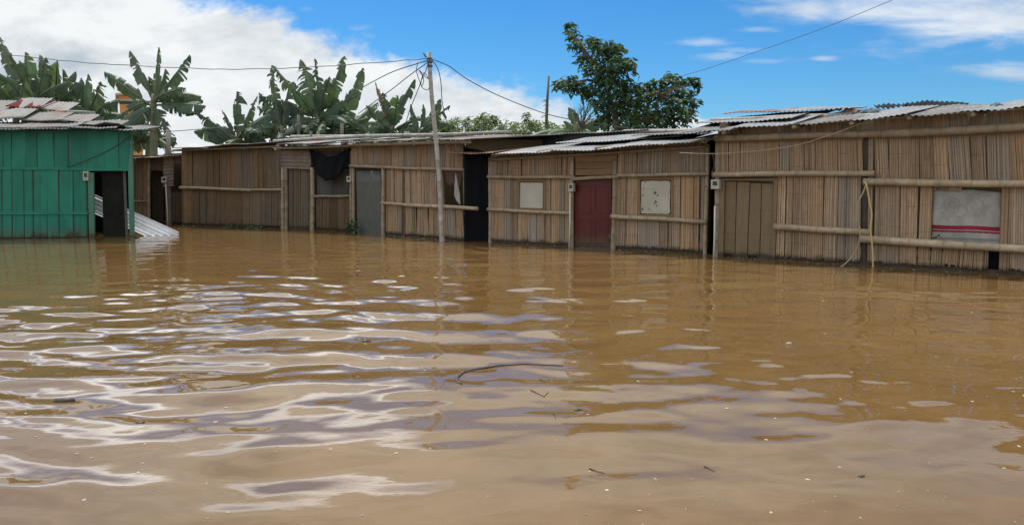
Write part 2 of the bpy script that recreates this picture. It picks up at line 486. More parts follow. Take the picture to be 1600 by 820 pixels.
# ------------------------------------------------------------------ wall frames
class Wall:
    def __init__(s, pa, pb):
        s.A, s.B = ground(*pa), ground(*pb)
        s.u = (s.B - s.A).normalized()
        s.n = Vector((s.u.y, -s.u.x, 0))
        if s.n.dot(s.A) > 0: s.n = -s.n        # faces the camera
        s.mid = (s.A + s.B) / 2
    def pt(s, px, py, off=0.0):
        r = ray(px, py); o = s.A + s.n * off
        k = (o - Vector((0, 0, CH))).dot(s.n) / r.dot(s.n)
        return Vector((0, 0, CH)) + r * k
    def uz(s, px, py, off=0.0):
        p = s.pt(px, py, off); return ((p - s.A).dot(s.u), p.z)
    def P(s, u, z, off=0.0): return s.A + s.u * u + s.n * off + Vector((0, 0, z))

def boards(mb, W, quad, off=0.0, bw=(.12, .28), sw=(.018, .048), tones=(.76, 1.12), jag=0.0, bottom=None, th=.007, lean=.012, gap=1.0, seed=0):
    """split-bamboo boards filling a quad given by photo points TL TR BR BL"""
    r = random.Random(seed * 131 + 17)
    TL, TR, BR, BL = [W.uz(*q, off) for q in quad]
    if bottom is not None:
        BR = (BR[0], bottom); BL = (BL[0], bottom)
    wid = max(.02, ((TR[0] - TL[0]) + (BR[0] - BL[0])) / 2)
    f = 0.0
    while f < 1 - 1e-4:
        b_ = r.uniform(*bw) / wid
        f1 = min(1.0, f + b_)
        if 1 - f1 < .05 / wid: f1 = 1.0
        bt = r.uniform(*tones); bo = off + r.uniform(-.006, .006); bl = r.uniform(-lean, lean) / wid; bph = r.random()
        jag_ = jag * .5; bj = r.uniform(0, .5) * jag_
        g = f
        fe = f1 - r.choice((.003, .004, .007, .012)) * gap / wid
        while g < fe - 1e-5:
            s_ = r.uniform(*sw) / wid
            g1 = min(fe, g + s_)
            if fe - g1 < .008 / wid: g1 = fe
            ge = g1 - (r.uniform(.0005, .0020) if r.random() < .86 else r.uniform(.003, .008)) * gap / wid
            ge = max(ge, g + .004 / wid)
            tone = bt * r.uniform(.87, 1.09) * (.72 if r.random() < .05 else 1)
            o_ = bo + r.uniform(-.003, .003)
            jz = bj + (r.uniform(0, 1) ** 2) * jag_
            vs = []
            rows = 3
            for k in range(rows):
                t_ = k / (rows - 1)
                for (ff, oo) in ((g, -th), (g + (ge - g) * .18, 0), (ge - (ge - g) * .18, 0), (ge, -th)):
                    fb = ff; ft = min(1.0, max(0.0, ff + bl)) 
                    u = lerp(lerp(BL[0], BR[0], fb), lerp(TL[0], TR[0], ft), t_)
                    z = lerp(lerp(BL[1], BR[1], fb) + jz, lerp(TL[1], TR[1], ft), t_)
                    vs.append(W.P(u, z, o_ + oo + .004 * math.sin(3.1 * t_ + bph * 6)))
            fs = []
            for k in range(rows - 1):
                for q in range(3):
                    i = k * 4 + q
                    fs.append((i, i + 1, i + 5, i + 4))
            mb.add(vs, fs, tone, bph)
            g = g1
        f = f1
    return mb

def slab(mb, W, quad, off=0.0, th=.03, tone=1.0, bottom=None):
    q = [W.uz(*p, off) for p in quad]
    if bottom is not None: q[2] = (q[2][0], bottom); q[3] = (q[3][0], bottom)
    TL, TR, BR, BL = q
    c = [W.P(*BL, off), W.P(*BR, off), W.P(*BR, off - th), W.P(*BL, off - th), W.P(*TL, off), W.P(*TR, off), W.P(*TR, off - th), W.P(*TL, off - th)]
    return mb.box8(c, tone)

def bamboo(mb, A, B, r0=.05, r1=None, node=.33, bend=.01, tone=1.0, seed=0, sides=12):
    r = random.Random(seed + 5); A = Vector(A); B = Vector(B)
    r1 = r1 or r0; L = (B - A).length
    n = max(2, int(L / node)); P = []; Rd = []; Tn = []
    d = (B - A).normalized(); sidev = d.orthogonal().normalized(); s2 = d.cross(sidev)
    ph = r.random() * 6; ts = []
    for i in range(n + 1):
        c = (i + (r.uniform(-.15, .15) if 0 < i < n else 0)) / n
        if 0 < i < n:
            ts += [(c - .018 / L, 1.0, 1.0), (c - .005 / L, 1.09, .72), (c + .006 / L, 1.06, .72), (c + .02 / L, .99, 1.0)]
        else: ts.append((c, 1.0, 1.0))
    tones = []
    seg = 1.0
    for t_, k, tn in ts:
        off = (sidev * math.sin(t_ * 4 + ph) + s2 * math.cos(t_ * 5 + ph)) * bend * math.sin(math.pi * t_)
        P.append(A.lerp(B, t_) + off); Rd.append(lerp(r0, r1, t_) * k)
        if tn == 1.0: seg = r.uniform(.86, 1.1)
        tones += [tone * tn * (seg if tn == 1.0 else 1)] * sides
    return mb.tube(P, Rd, sides, tones)

def corr(mb, O, U, V, pitch=.076, amp=.0085, vs_=7, tone=1.0, sag=.0, seed=0, nn=None, wob=.011):
    """corrugated sheet: U across the corrugations, V along them"""
    r = random.Random(seed + 31)
    O, U, V = Vector(O), Vector(U), Vector(V)
    n = max(2, int(round(U.length / pitch))); sub = 6
    N = nn or U.cross(V).normalized()
    if N.z < 0: N = -N
    nu = n * sub + 1; vs = []; fs = []; ph = r.random() * 6
    for j in range(vs_):
        t_ = j / (vs_ - 1)
        for i in range(nu):
            s_ = i / (nu - 1)
            h = amp * math.cos(2 * math.pi * i / sub)
            h += wob * math.sin(s_ * 5 + ph + t_ * 3) * (1 + .6 * math.sin(s_ * 11 + ph)) - sag * 4 * s_ * (1 - s_)
            vs.append(O + U * s_ + V * t_ + N * h)
    for j in range(vs_ - 1):
        for i in range(nu - 1):
            a_ = j * nu + i
            fs.append((a_, a_ + 1, a_ + 1 + nu, a_ + nu))
    return mb.add(vs, fs, tone)

def roof_sheet(root, W, px0, py0, px1, py1, off, run, t0, t1, mat, name='roof_sheet', seed=0, lift=0.0, tone=1.0, label=None, sag=0.0):
    if root.name == 'green_house': tone *= .68
    E0 = W.pt(px0, py0, off); E1 = W.pt(px1, py1, off)
    back = -W.n * run
    Q0 = E0 + back; Q1 = E1 + back
    Q0.z = zat(Q0.y, t0); Q1.z = zat(Q1.y, t1)
    V = (Q0 - E0 + Q1 - E1) / 2
    up = Vector((0, 0, lift))
    mb = MB(); corr(mb, E0 + up, E1 - E0, V, seed=seed, tone=tone, sag=sag)
    o = mb.build(name, M[mat], root, smooth=True, solid=.002)
    if label: o['label'] = label
    return o

def meter(root, W, px, py, wpx, hpx, off=.10, pipe=None, name='meter_box'):
    q = [(px - wpx / 2, py - hpx / 2), (px + wpx / 2, py - hpx / 2), (px + wpx / 2, py + hpx / 2), (px - wpx / 2, py + hpx / 2)]
    mb = slab(MB(), W, q, off, .09)
    o = mb.build(name, M['box'], root, bevel=.006)
    k = .26
    q2 = [(px - wpx * k, py - hpx * .3), (px + wpx * k, py - hpx * .3), (px + wpx * k, py + hpx * .12), (px - wpx * k, py + hpx * .12)]
    slab(MB(), W, q2, off + .004, .004).build('dial_window', M['glass'], o)
    if pipe:
        (x0, y0, x1, y1) = pipe
        A = W.pt(x0, y0, off - .03); B = W.pt(x1, y1, off - .03); B.z = -.2
        MB().tube([A, A.lerp(B, .5) + W.u * .006, B], .014, 10).build('conduit', M['pvc'], root, smooth=True)
    return o

def shell(root, W, pxl, pxr, depth, h, mat='plank', inset=.02, front=-.06):
    """side and rear walls so that the hut is a closed dark room"""
    uL = W.uz(pxl, 300)[0]; uR = W.uz(pxr, 300)[0]
    for (u, nm) in ((uL + inset, 'side_wall'), (uR - inset, 'side_wall')):
        mb = MB()
        c = [W.P(u - .012, -.4, front), W.P(u + .012, -.4, front), W.P(u + .012, -.4, -depth), W.P(u - .012, -.4, -depth),
             W.P(u - .012, h[0], front), W.P(u + .012, h[0], front), W.P(u + .012, h[1], -depth), W.P(u - .012, h[1], -depth)]
        mb.box8(c, .9); mb.build(nm, M[mat], root)
    mb = MB()
    c = [W.P(uL, -.4, -depth), W.P(uR, -.4, -depth), W.P(uR, -.4, -depth - .024), W.P(uL, -.4, -depth - .024),
         W.P(uL, h[1], -depth), W.P(uR, h[1], -depth), W.P(uR, h[1], -depth - .024), W.P(uL, h[1], -depth - .024)]
    mb.box8(c, .9); mb.build('rear_wall', M[mat], root)

def rail(root, W, x0, y0, x1, y1, r=.045, off=.055, seed=0, mat='pole', tone=1.0, name='bamboo_rail', bend=.012):
    mb = bamboo(MB(), W.pt(x0, y0, off), W.pt(x1, y1, off), r, r * .92, seed=seed, tone=tone, bend=bend)
    return mb.build(name, M[mat], root, smooth=True)

def post(root, W, x0, y0, x1, r=.05, off=.03, seed=0, mat='pole', tone=1.0, name='post', y1=390):
    A = W.pt(x0, y0, off); B = W.pt(x1, y1, off); d = (B - A)
    B = A + d * ((A.z + .45) / (A.z - B.z))
    return bamboo(MB(), A, B, r, r * 1.05, seed=seed, tone=tone * .85).build(name, M[mat], root, smooth=True)

def plinth(root, W, pxl, pxr, h=.10, off=-.03, mat='wet'):
    uL = W.uz(pxl, 380)[0]; uR = W.uz(pxr, 380)[0]
    mb = MB()
    c = [W.P(uL, -.4, off), W.P(uR, -.4, off), W.P(uR, -.4, off - .04), W.P(uL, -.4, off - .04),
         W.P(uL, h, off), W.P(uR, h, off), W.P(uR, h, off - .04), W.P(uL, h, off - .04)]
    mb.box8(c); return mb.build('sill_board', M[mat], root)

# ================================================================== HUT 1: right
W1 = Wall((1118, 400), (1600, 430))
h1 = thing('bamboo_house', 'large bamboo mat house at right with plank door and cloth hung in its window', 'house', W1.mid, 'bamboo row houses in the flood')
sb = MB(); sr = MB(); bt = .03
top1 = lambda x: lerp(204, 171, (x - 1120) / 480.0)
boards(sb, W1, [(1122, top1(1122)), (1348, top1(1348)), (1350, 271), (1122, 273)], seed=1, tones=(.72, .98))
boards(sr, W1, [(1366, top1(1366)), (1760, top1(1760)), (1768, 286), (1368, 284)], seed=2, tones=(.72, 1.0), lean=.03)
boards(sb, W1, [(1216, 275), (1347, 275), (1345, 410), (1212, 400)], seed=3, jag=.07, bottom=bt)
boards(sr, W1, [(1368, 284), (1457, 286), (1453, 420), (1364, 416)], seed=4, jag=.07, bottom=bt, lean=.02)
boards(sr, W1, [(1566, 286), (1760, 288), (1768, 445), (1560, 428)], seed=5, jag=.09, bottom=bt)
boards(sr, W1, [(1457, 380), (1545, 384), (1544, 425), (1453, 420)], seed=6, jag=.09, bottom=bt)
boards(sr, W1, [(1458, 287), (1505, 288), (1505, 298), (1457, 297)], seed=7)
sb.build('wall_panel', M['bamboo'], h1); sr.build('wall_panel', M['bamboo'], h1)
plinth(h1, W1, 1120, 1760, h=.05)
shell(h1, W1, 1119, 1765, 3.6, (2.2, 2.5), front=-.05)
# split dark post in the middle
slab(MB(), W1, [(1349, 205), (1357, 205), (1355, 410), (1347, 410)], -.035, .06, bottom=-.3, tone=.5).build('timber_post', M['timber'], h1)
boards(MB(), W1, [(1357, 206), (1366, 206), (1364, 413), (1355, 412)], bottom=.04, jag=.05, seed=8, off=.006).build('wall_strip', M['bamboo'], h1)
rail(h1, W1, 1114, 273, 1366, 271, .045, seed=1, tone=.9)
rail(h1, W1, 1349, 284, 1770, 289, .052, seed=2, off=.062)
rail(h1, W1, 1209, 354, 1359, 363, .052, seed=3)
rail(h1, W1, 1344, 373, 1770, 400, .058, seed=4, off=.065, tone=1.08)
rail(h1, W1, 1117, 216, 1382, 209, .058, seed=5, mat='pole', tone=.72, off=.07, name='wall_beam')
rail(h1, W1, 1379, 209, 1770, 190, .062, seed=6, mat='pole', tone=.72, off=.07, name='wall_beam')
post(h1, W1, 1122, 222, 1119, .045, seed=3, off=-.01, tone=.9)
# door
dr = MB()
xs = [(1133, 1131), (1151, 1148), (1172, 1167), (1190, 1187), (1209, 1206)]
for i in range(4):
    (a0, b0), (a1, b1) = xs[i], xs[i + 1]
    ty = (283, 284, 286, 287)[i]
    slab(dr, W1, [(a0 + .8, ty), (a1 - .5, ty + .6), (b1 - .5, 402), (b0 + .8, 402)], -.03 - .004 * (i % 2), .03, tone=(.92, 1.02, .95, 1.05)[i], bottom=-.25)
d1 = dr.build('plank_door', M['plank'], h1, bevel=.003)
fr = MB()
slab(fr, W1, [(1128, 279), (1217, 279), (1217, 283), (1128, 282)], .012, .05)
slab(fr, W1, [(1209, 282), (1215, 282), (1211, 402), (1205, 402)], .008, .05, bottom=-.3)
slab(fr, W1, [(1122, 279), (1132, 279), (1130, 402), (1119, 400)], .01, .05, bottom=-.3)
fr.build('door_frame', M['plank'], h1, bevel=.004)
slab(MB(), W1, [(1540, 388), (1566, 390), (1566, 430), (1540, 428)], -.10, .02, bottom=-.3).build('dark_slot_slab', M['black'], h1)  # black slab standing in for the shade inside the wall slot
# window frame
for q in ([(1456, 290), (1458, 290), (1455, 384), (1453, 384)], [(1565, 290), (1567, 290), (1563, 388), (1561, 388)]):
    slab(MB(), W1, q, -.012, .03).build('window_jamb', M['timber'], h1)
meter(h1, W1, 1117, 288, 13, 15, off=.12, pipe=(1117, 322, 1115, 402))
# roof
sheets = [(1062, 1150, 'zinc_old', 2.6, 0), (1140, 1242, 'zinc', 2.6, .012), (1232, 1330, 'zinc_old', 2.9, .0), (1322, 1420, 'zinc', 2.9, .012), (1412, 1512, 'zinc_old', 2.9, 0), (1502, 1620, 'zinc', 3.0, .012), (1610, 1780, 'zinc_old', 3.0, 0)]
ev = lambda x: lerp(208, 168.5, (x - 1062) / 538.0) + 1.2 * math.sin(x * .03)
tp = lambda x: lerp(182, 158, (x - 1062) / 538.0)
for i, (x0, x1, mt, run, lf) in enumerate(sheets):
    roof_sheet(h1, W1, x0, ev(x0), x1, ev(x1), .32, run, tp(x0), tp(x1), mt, seed=i, lift=lf, label=None if mt == 'zinc' else 'older duller roof sheet with rust')
for i, x in enumerate((1130, 1240, 1330, 1420, 1520, 1620)):      # rafters under the eave
    A = W1.pt(x, ev(x) + 4, .30); B = A - W1.n * 2.6; B.z = zat(B.y, tp(x)) - .07
    bamboo(MB(), A - Vector((0, 0, .0)), B, .03, seed=i, tone=.8).build('rafter', M['pole'], h1, smooth=True)
# patched second layer of sheets
roof_sheet(h1, W1, 1085, 197, 1240, 187, -.35, 1.5, 184, 178, 'zinc', seed=20, lift=.03)
roof_sheet(h1, W1, 1128, 182, 1215, 178, -1.2, 1.2, 176, 174, 'zinc_rust', seed=21, lift=.045, label='rust stained roof sheet')
roof_sheet(h1, W1, 1205, 178, 1330, 174.5, -1.2, 1.2, 173, 170, 'zinc', seed=22, lift=.045)

# ================================================================== HUT 2: red door
W2 = Wall((765, 378), (1105, 397))
h2 = thing('bamboo_house', 'bamboo mat house in the middle with red door and two white boarded windows', 'house', W2.mid, 'bamboo row houses in the flood')
t2 = lambda x: lerp(241, 219, (x - 765) / 340.0)
sb = MB(); sr = MB()
boards(sb, W2, [(766, t2(766)), (897, t2(897)), (896, 277), (766, 276)], seed=11, tones=(.74, .98))
boards(sr, W2, [(966, t2(966)), (1103, t2(1103)), (1102, 273), (965, 274)], seed=12, tones=(.74, .98))
boards(sb, W2, [(766, 277), (808, 277), (808, 379), (766, 378)], seed=13, jag=.05, bottom=bt)
boards(sb, W2, [(808, 277), (852, 277), (852, 284), (808, 284)], seed=14)
boards(sb, W2, [(808, 327), (852, 329), (852, 382), (808, 380)], seed=15, jag=.05, bottom=bt)
boards(sb, W2, [(852, 277), (891, 278), (890, 385), (852, 382)], seed=16, jag=.05, bottom=bt)
boards(sr, W2, [(963, 275), (997, 275), (996, 390), (960, 388)], seed=17, jag=.05, bottom=bt)
boards(sr, W2, [(997, 275), (1051, 275), (1051, 280), (997, 280)], seed=18)
boards(sr, W2, [(996, 336), (1050, 338), (1049, 393), (996, 390)], seed=19, jag=.07, bottom=bt)
boards(sr, W2, [(1051, 275), (1093, 274), (1091, 396), (1049, 393)], seed=20, jag=.06, bottom=bt)
boards(sr, W2, [(1096, 274), (1103, 274), (1100, 397), (1093, 397)], seed=21, jag=.04, bottom=bt)
sb.build('wall_panel', M['bamboo'], h2); sr.build('wall_panel', M['bamboo'], h2)
pn = MB()
for k in range(4):       # level slats over the door
    y0 = lerp(234, 275, k / 4); y1 = lerp(234, 275, (k + 1) / 4) - .8
    slab(pn, W2, [(899, y0), (964, y0 - 1.5), (964, y1 - 1.2), (899, y1)], .004 * (k % 2), .02, tone=(.85, .95, .8, .9)[k])
pn.build('transom_panel', M['bamboo_dark'], h2)
plinth(h2, W2, 766, 894, h=.05); plinth(h2, W2, 958, 1101, h=.05)
shell(h2, W2, 765, 1104, 3.4, (1.82, 2.15))
rail(h2, W2, 762, 276, 898, 277, .032, seed=11, tone=.85)
rail(h2, W2, 964, 274, 1108, 272, .032, seed=12, tone=.85)
rail(h2, W2, 762, 327, 891, 333, .034, seed=13)
rail(h2, W2, 955, 338, 1105, 347, .042, seed=14)
rail(h2, W2, 893, 280, 966, 276, .034, seed=15, tone=.8, name='door_lintel')
post(h2, W2, 894, 250, 893, .04, seed=10, off=.0)
post(h2, W2, 961, 250, 958, .045, seed=11, off=.0, tone=.8)
post(h2, W2, 1106, 225, 1102, .035, seed=12, off=.02)
post(h2, W2, 766, 246, 766, .04, seed=13, off=-.03)
# red door with pressed panels
dq = [(898, 282), (955, 280), (954, 392), (896, 389)]
d2 = slab(MB(), W2, dq, -.03, .035, bottom=-.3).build('red_door', M['red'], h2, bevel=.004)
mp = MB()
for (x0, x1, y0, y1) in ((902, 923, 290, 334), (929, 950, 290, 334), (902, 923, 342, 380), (929, 950, 342, 380)):
    for (q) in ([(x0, y0), (x1, y0), (x1, y0 + 1.6), (x0, y0 + 1.6)], [(x0, y1 - 1.6), (x1, y1 - 1.6), (x1, y1), (x0, y1)], [(x0, y0 + 1.6), (x0 + 1.4, y0 + 1.6), (x0 + 1.4, y1 - 1.6), (x0, y1 - 1.6)], [(x1 - 1.4, y0 + 1.6), (x1, y0 + 1.6), (x1, y1 - 1.6), (x1 - 1.4, y1 - 1.6)]):
        slab(mp, W2, q, -.022, .012)
mp.build('door_moulding', M['red'], d2, bevel=.002)
slab(MB(), W2, [(951, 366), (954, 366), (954, 372), (951, 372)], -.008, .03).build('latch', M['timber'], d2)
# windows: white boards in bamboo frames
def board_window(root, W, x0, y0, x1, y1, fr, chips, seed):
    r = random.Random(seed)
    f_ = MB()
    slab(f_, W, [(x0 - fr, y0 - fr), (x1 + fr, y0 - fr), (x1 + fr, y0), (x0 - fr, y0)], .014, .05)
    slab(f_, W, [(x0 - fr, y1), (x1 + fr, y1), (x1 + fr, y1 + fr), (x0 - fr, y1 + fr)], .014, .05)
    slab(f_, W, [(x0 - fr, y0), (x0, y0), (x0, y1), (x0 - fr, y1)], .012, .05)
    slab(f_, W, [(x1, y0), (x1 + fr, y0), (x1 + fr, y1), (x1, y1)], .012, .05)
    o = f_.build('window', M['bamboo_dark'], root)
    # chipped outline
    pts_ = []
    N = 14
    cx = [(x0 + .8, y1 - 1), (x0 + 1.8, y0 + 1), (x1 - .5, y0 + 1.5), (x1 - 1, y1 - .5)]
    for k in range(4):
        p0, p1 = cx[k], cx[(k + 1) % 4]
        for i in range(N):
            t_ = i / N
            j = chips * (r.random() ** 2)
            if i == 0: j = chips * 2.2
            dx_, dy_ = p1[0] - p0[0], p1[1] - p0[1]; L = math.hypot(dx_, dy_)
            nx_, ny_ = -dy_ / L, dx_ / L
            mx_, my_ = (x0 + x1) / 2 - p0[0], (y0 + y1) / 2 - p0[1]
            if nx_ * mx_ + ny_ * my_ < 0: nx_, ny_ = -nx_, -ny_
            pts_.append((p0[0] + dx_ * t_ + nx_ * j, p0[1] + dy_ * t_ + ny_ * j))
    n = len(pts_); mb = MB()
    vs = [W.pt(x, y, -.012) for x, y in pts_] + [W.pt(x, y, -.024) for x, y in pts_]
    u = [(x - x0) / (x1 - x0) for x, y in pts_] * 2; v = [(y1 - y) / (y1 - y0) for x, y in pts_] * 2
    fs = [tuple(range(n)), tuple(range(2 * n - 1, n - 1, -1))] + [(i, n + i, n + (i + 1) % n, (i + 1) % n) for i in range(n)]
    mb.add(vs, fs, u, v)
    mb.build('window_board', m_board(seed, chips), o)
    slab(MB(), W, [(x0, y0), (x1, y0), (x1, y1), (x0, y1)], -.04, .01).build('backing', M['timber'], o)
def m_board(seed, chips):
    m, t, b, P = pmat('white_board', .6, spec=.3)
    u, v = t.attr('tone'), t.attr('phase')
    n = t.noise(P, 3.0, 5, .6); n2 = t.noise(P, 30.0, 3, .6)
    col = t.mix(t.step(n, .3, .7), (.40, .37, .30), (.49, .455, .38))
    if chips > .5:
        for (a_, c_, s_) in ((.5, .62, .05), (.58, .55, .03), (.52, .36, .045), (.47, .30, .03), (.55, .25, .035), (.12, .75, .02), (.1, .55, .02), (.08, .16, .035), (.3, .15, .02), (.17, .93, .03), (.45, .72, .02)):
            d = t.m('ADD', t.m('POWER', t.m('ABSOLUTE', t.m('SUBTRACT', u, a_)), 2.0), t.m('POWER', t.m('ABSOLUTE', t.m('SUBTRACT', v, c_)), 2.0))
            d = t.m('ADD', t.m('SQRT', d), t.m('MULTIPLY', t.m('SUBTRACT', n2, .5), .10))
            col = t.mix(t.m('MULTIPLY', t.step(d, s_, s_ * .55), .9), col, (.07, .05, .035))
    t.put(b.inputs['Base Color'], col)
    return m
board_window(h2, W2, 811, 284, 849, 326, 2.6, .25, 3)
board_window(h2, W2, 1000, 281, 1048, 335, 3.6, .9, 4)
meter(h2, W2, 891.5, 293, 8, 13, off=.11, pipe=(891, 300, 889, 390))
# roof
ev2 = [(697, 239.5), (772, 239), (768, 243.5), (866, 237), (858, 236.5), (962, 232), (954, 231.5), (1046, 226), (1040, 225), (1122, 217)]
tps = [(232, 228), (227, 221), (221, 214), (214, 208), (209, 204)]
mats2 = ['zinc_rust', 'zinc', 'zinc', 'zinc', 'zinc_old']
for i in range(5):
    p0, p1 = ev2[2 * i], ev2[2 * i + 1]
    roof_sheet(h2, W2, p0[0], p0[1], p1[0], p1[1], .42, 2.2, tps[i][0], tps[i][1], mats2[i], seed=40 + i, lift=.012 * (i % 2), label='rust red roof sheet at the low end' if i == 0 else None)
roof_sheet(h2, W2, 868, 226, 1062, 217, -.5, 1.3, 218, 207, 'zinc', seed=50, lift=.03)
roof_sheet(h2, W2, 985, 218, 1120, 209, -.4, 1.3, 211, 204, 'zinc_old', seed=51, lift=.05)
slab(MB(), W2, [(752, 214), (1010, 205), (1010, 222), (752, 230)], -2.25, .04).build('rear_fascia', M['zinc_dark'], h2)
for i, (x0, y0, x1, y1) in enumerate(((752, 214, 880, 210), (872, 210, 1012, 204))):
    roof_sheet(h2, W2, x0, y0, x1, y1, -2.1, 2.0, y0 - 2.5, y1 - 2.5, 'zinc_old', seed=60 + i, lift=.01 * i)
for i, x in enumerate((775, 840, 930, 1010, 1098)):
    A = W2.pt(x, t2(x) + 1.5, .36); B = A - W2.n * 2.0; B.z += .2
    bamboo(MB(), A, B, .025, seed=70 + i, tone=.8).build('rafter', M['pole'], h2, smooth=True)
rail(h2, W2, 766, 250, 1104, 229, .03, seed=16, tone=.6, off=.05, name='eave_beam')

# ================================================================== HUT 3: grey door, by the pole
W3 = Wall((555, 363), (727, 377))
h3 = thing('bamboo_house', 'weathered bamboo house behind the leaning pole with grey green sheet door', 'house', W3.mid, 'bamboo row houses in the flood')
t3 = lambda x: lerp(228, 224, (x - 548) / 177.0)
sb = MB()
boards(sb, W3, [(549, t3(549)), (724, t3(724)), (723, 264), (549, 260)], seed=31, tones=(.7, .95))
boards(sb, W3, [(602, 263), (628, 263), (628, 320), (602, 318)], seed=32, gap=1.4)
boards(sb, W3, [(633, 263), (688, 264), (690, 322), (633, 320)], seed=33, gap=1.4)
boards(sb, W3, [(602, 318), (628, 320), (628, 368), (602, 367)], seed=34, jag=.05, bottom=bt, gap=1.5)
boards(sb, W3, [(633, 320), (725, 326), (727, 377), (633, 369)], seed=35, jag=.06, bottom=bt, gap=1.8, lean=.03)
sb.build('wall_panel', M['bamboo'], h3)
plinth(h3, W3, 600, 726, h=.06)
shell(h3, W3, 549, 726, 3.6, (2.1, 2.2))
slab(MB(), W3, [(628, 226), (633, 226), (633, 369), (628, 369)], -.012, .06, bottom=-.3, tone=.7).build('timber_post', M['timber'], h3)
rail(h3, W3, 547, 259, 602, 262, .035, seed=30, tone=.75, name='door_lintel')
rail(h3, W3, 594, 261, 724, 265, .034, seed=31, tone=.8)
rail(h3, W3, 596, 317, 635, 320, .034, seed=32)
rail(h3, W3, 633, 320, 746, 326, .042, seed=33, tone=1.1)
post(h3, W3, 552, 262, 552, .035, seed=31, off=.02)
post(h3, W3, 599, 262, 599, .045, seed=32, off=.02)
post(h3, W3, 724, 224, 729, .035, seed=33, off=-.06, tone=.6)
q = [(557, 267), (595, 267), (595, 366), (557, 363)]
A, B = W3.pt(557, 267, -.02), W3.pt(595, 267, -.02)
mb = MB(); corr(mb, A, B - A, Vector((0, 0, -A.z - .3)), pitch=.09, amp=.006, nn=W3.n, wob=.002)
d3 = mb.build('sheet_door', M['door_grey'], h3, smooth=True, solid=.004)
# window opening: torn brown net behind
mb = MB()
P0, P1, P2, P3 = W3.pt(690, 268, -.05), W3.pt(722, 270, -.05), W3.pt(720, 290, -.08), W3.pt(690, 282, -.08)
for i in range(8):
    a_ = i / 8; b__ = (i + .8) / 8
    mb.add([P0.lerp(P1, a_), P0.lerp(P1, b__), P3.lerp(P2, b__) + Vector((0, 0, rng.uniform(-.1, .05))), P3.lerp(P2, a_) + Vector((0, 0, rng.uniform(-.1, .05)))], [(0, 1, 2, 3)])
mb.build('torn_net', M['net'], h3, solid=.004)
slab(MB(), W3, [(688, 264), (691, 264), (694, 324), (691, 324)], .0, .04).build('window_jamb', M['plank'], h3)
rg = MB()
P = [(712, 270), (710.5, 290), (710, 305), (713, 313), (719, 320), (718.5, 305), (716, 290)]
vs = [W3.pt(x, y, .03 + .012 * math.sin(i * 2.1)) for i, (x, y) in enumerate(P)]
rg.add(vs, [(0, 1, 6), (1, 2, 5, 6), (2, 3, 4, 5)])
tag(rg.build('rag', M['rag'], None, solid=.008), 'torn pale rag hanging in the dark window hole beside the leaning pole', 'rag')
ev3 = [(545, 219, 612, 217.5), (604, 217, 672, 215.5), (664, 216, 735, 214)]
for i, (x0, y0, x1, y1) in enumerate(ev3):
    roof_sheet(h3, W3, x0, y0 + 3, x1, y1 + 3, .35, 3.0, y0 - 3.5, y1 - 3.5, ('zinc_old', 'zinc_brown', 'zinc_old')[i], seed=80 + i, lift=.012 * (i % 2))
rail(h3, W3, 545, 226, 735, 222, .035, seed=35, tone=.7, off=.25, name='eave_beam')

# dark passage between the middle huts, closed with black plastic
mb = MB()
nU, nV = 16, 12
TLp, TRp = W3.pt(725, 230, .015), W2.pt(768, 240, -.10)
BLp, BRp = W3.pt(727.5, 380, .015), W2.pt(768, 382, -.10)
BLp.z = BRp.z = -.2
vs = []
for j in range(nV):
    for i in range(nU):
        s_, t_ = i / (nU - 1), j / (nV - 1)
        p = TLp.lerp(TRp, s_).lerp(BLp.lerp(BRp, s_), t_)
        p = p + W3.n * (.03 * math.sin(s_ * 17 + t_ * 2) * (.3 + t_) + .015 * math.sin(s_ * 41) - .08 * math.sin(math.pi * s_))
        vs.append(p)
mb.add(vs, [(j * nU + i, j * nU + i + 1, (j + 1) * nU + i + 1, (j + 1) * nU + i) for j in range(nV - 1) for i in range(nU - 1)])
tag(mb.build('plastic_sheet', M['black'], None, smooth=True, solid=.006), 'tall black plastic sheet closing the passage left of the red door house', 'tarp')

# ================================================================== HUT 4: black tarp hut
W4 = Wall((438, 357), (548, 362))
h4 = thing('bamboo_house', 'narrow bamboo house with black tarp over its opening and brown corrugated panel above the door', 'house', W4.mid, 'bamboo row houses in the flood')
sb = MB()
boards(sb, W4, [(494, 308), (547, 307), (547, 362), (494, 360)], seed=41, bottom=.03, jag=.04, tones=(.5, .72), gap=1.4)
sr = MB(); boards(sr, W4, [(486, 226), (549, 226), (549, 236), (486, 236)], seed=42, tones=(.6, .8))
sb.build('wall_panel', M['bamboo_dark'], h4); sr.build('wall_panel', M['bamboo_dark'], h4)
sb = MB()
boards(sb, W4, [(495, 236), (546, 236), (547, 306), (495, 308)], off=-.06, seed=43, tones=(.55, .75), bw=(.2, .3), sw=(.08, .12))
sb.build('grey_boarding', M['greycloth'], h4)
A, B, D_ = W4.pt(436, 235, .03), W4.pt(485, 236, .03), W4.pt(438, 263, .03)
mb = MB(); corr(mb, A, D_ - A, B - A, pitch=.10, amp=.014, nn=W4.n)
mb.build('corrugated_panel', M['zinc_brown'], h4, smooth=True, solid=.003)
plinth(h4, W4, 440, 548, h=.05)
shell(h4, W4, 437, 549, 3.4, (2.1, 2.2))
post(h4, W4, 442, 262, 442, .05, seed=41, off=.02)
post(h4, W4, 447, 262, 447, .045, seed=42, off=.0, tone=.85)
post(h4, W4, 488, 262, 488, .055, seed=43, off=.03, tone=1.05)
post(h4, W4, 549, 262, 549, .04, seed=44, off=.04, tone=.9)
rail(h4, W4, 491, 307, 547, 306, .035, seed=44, off=.04, tone=.7)
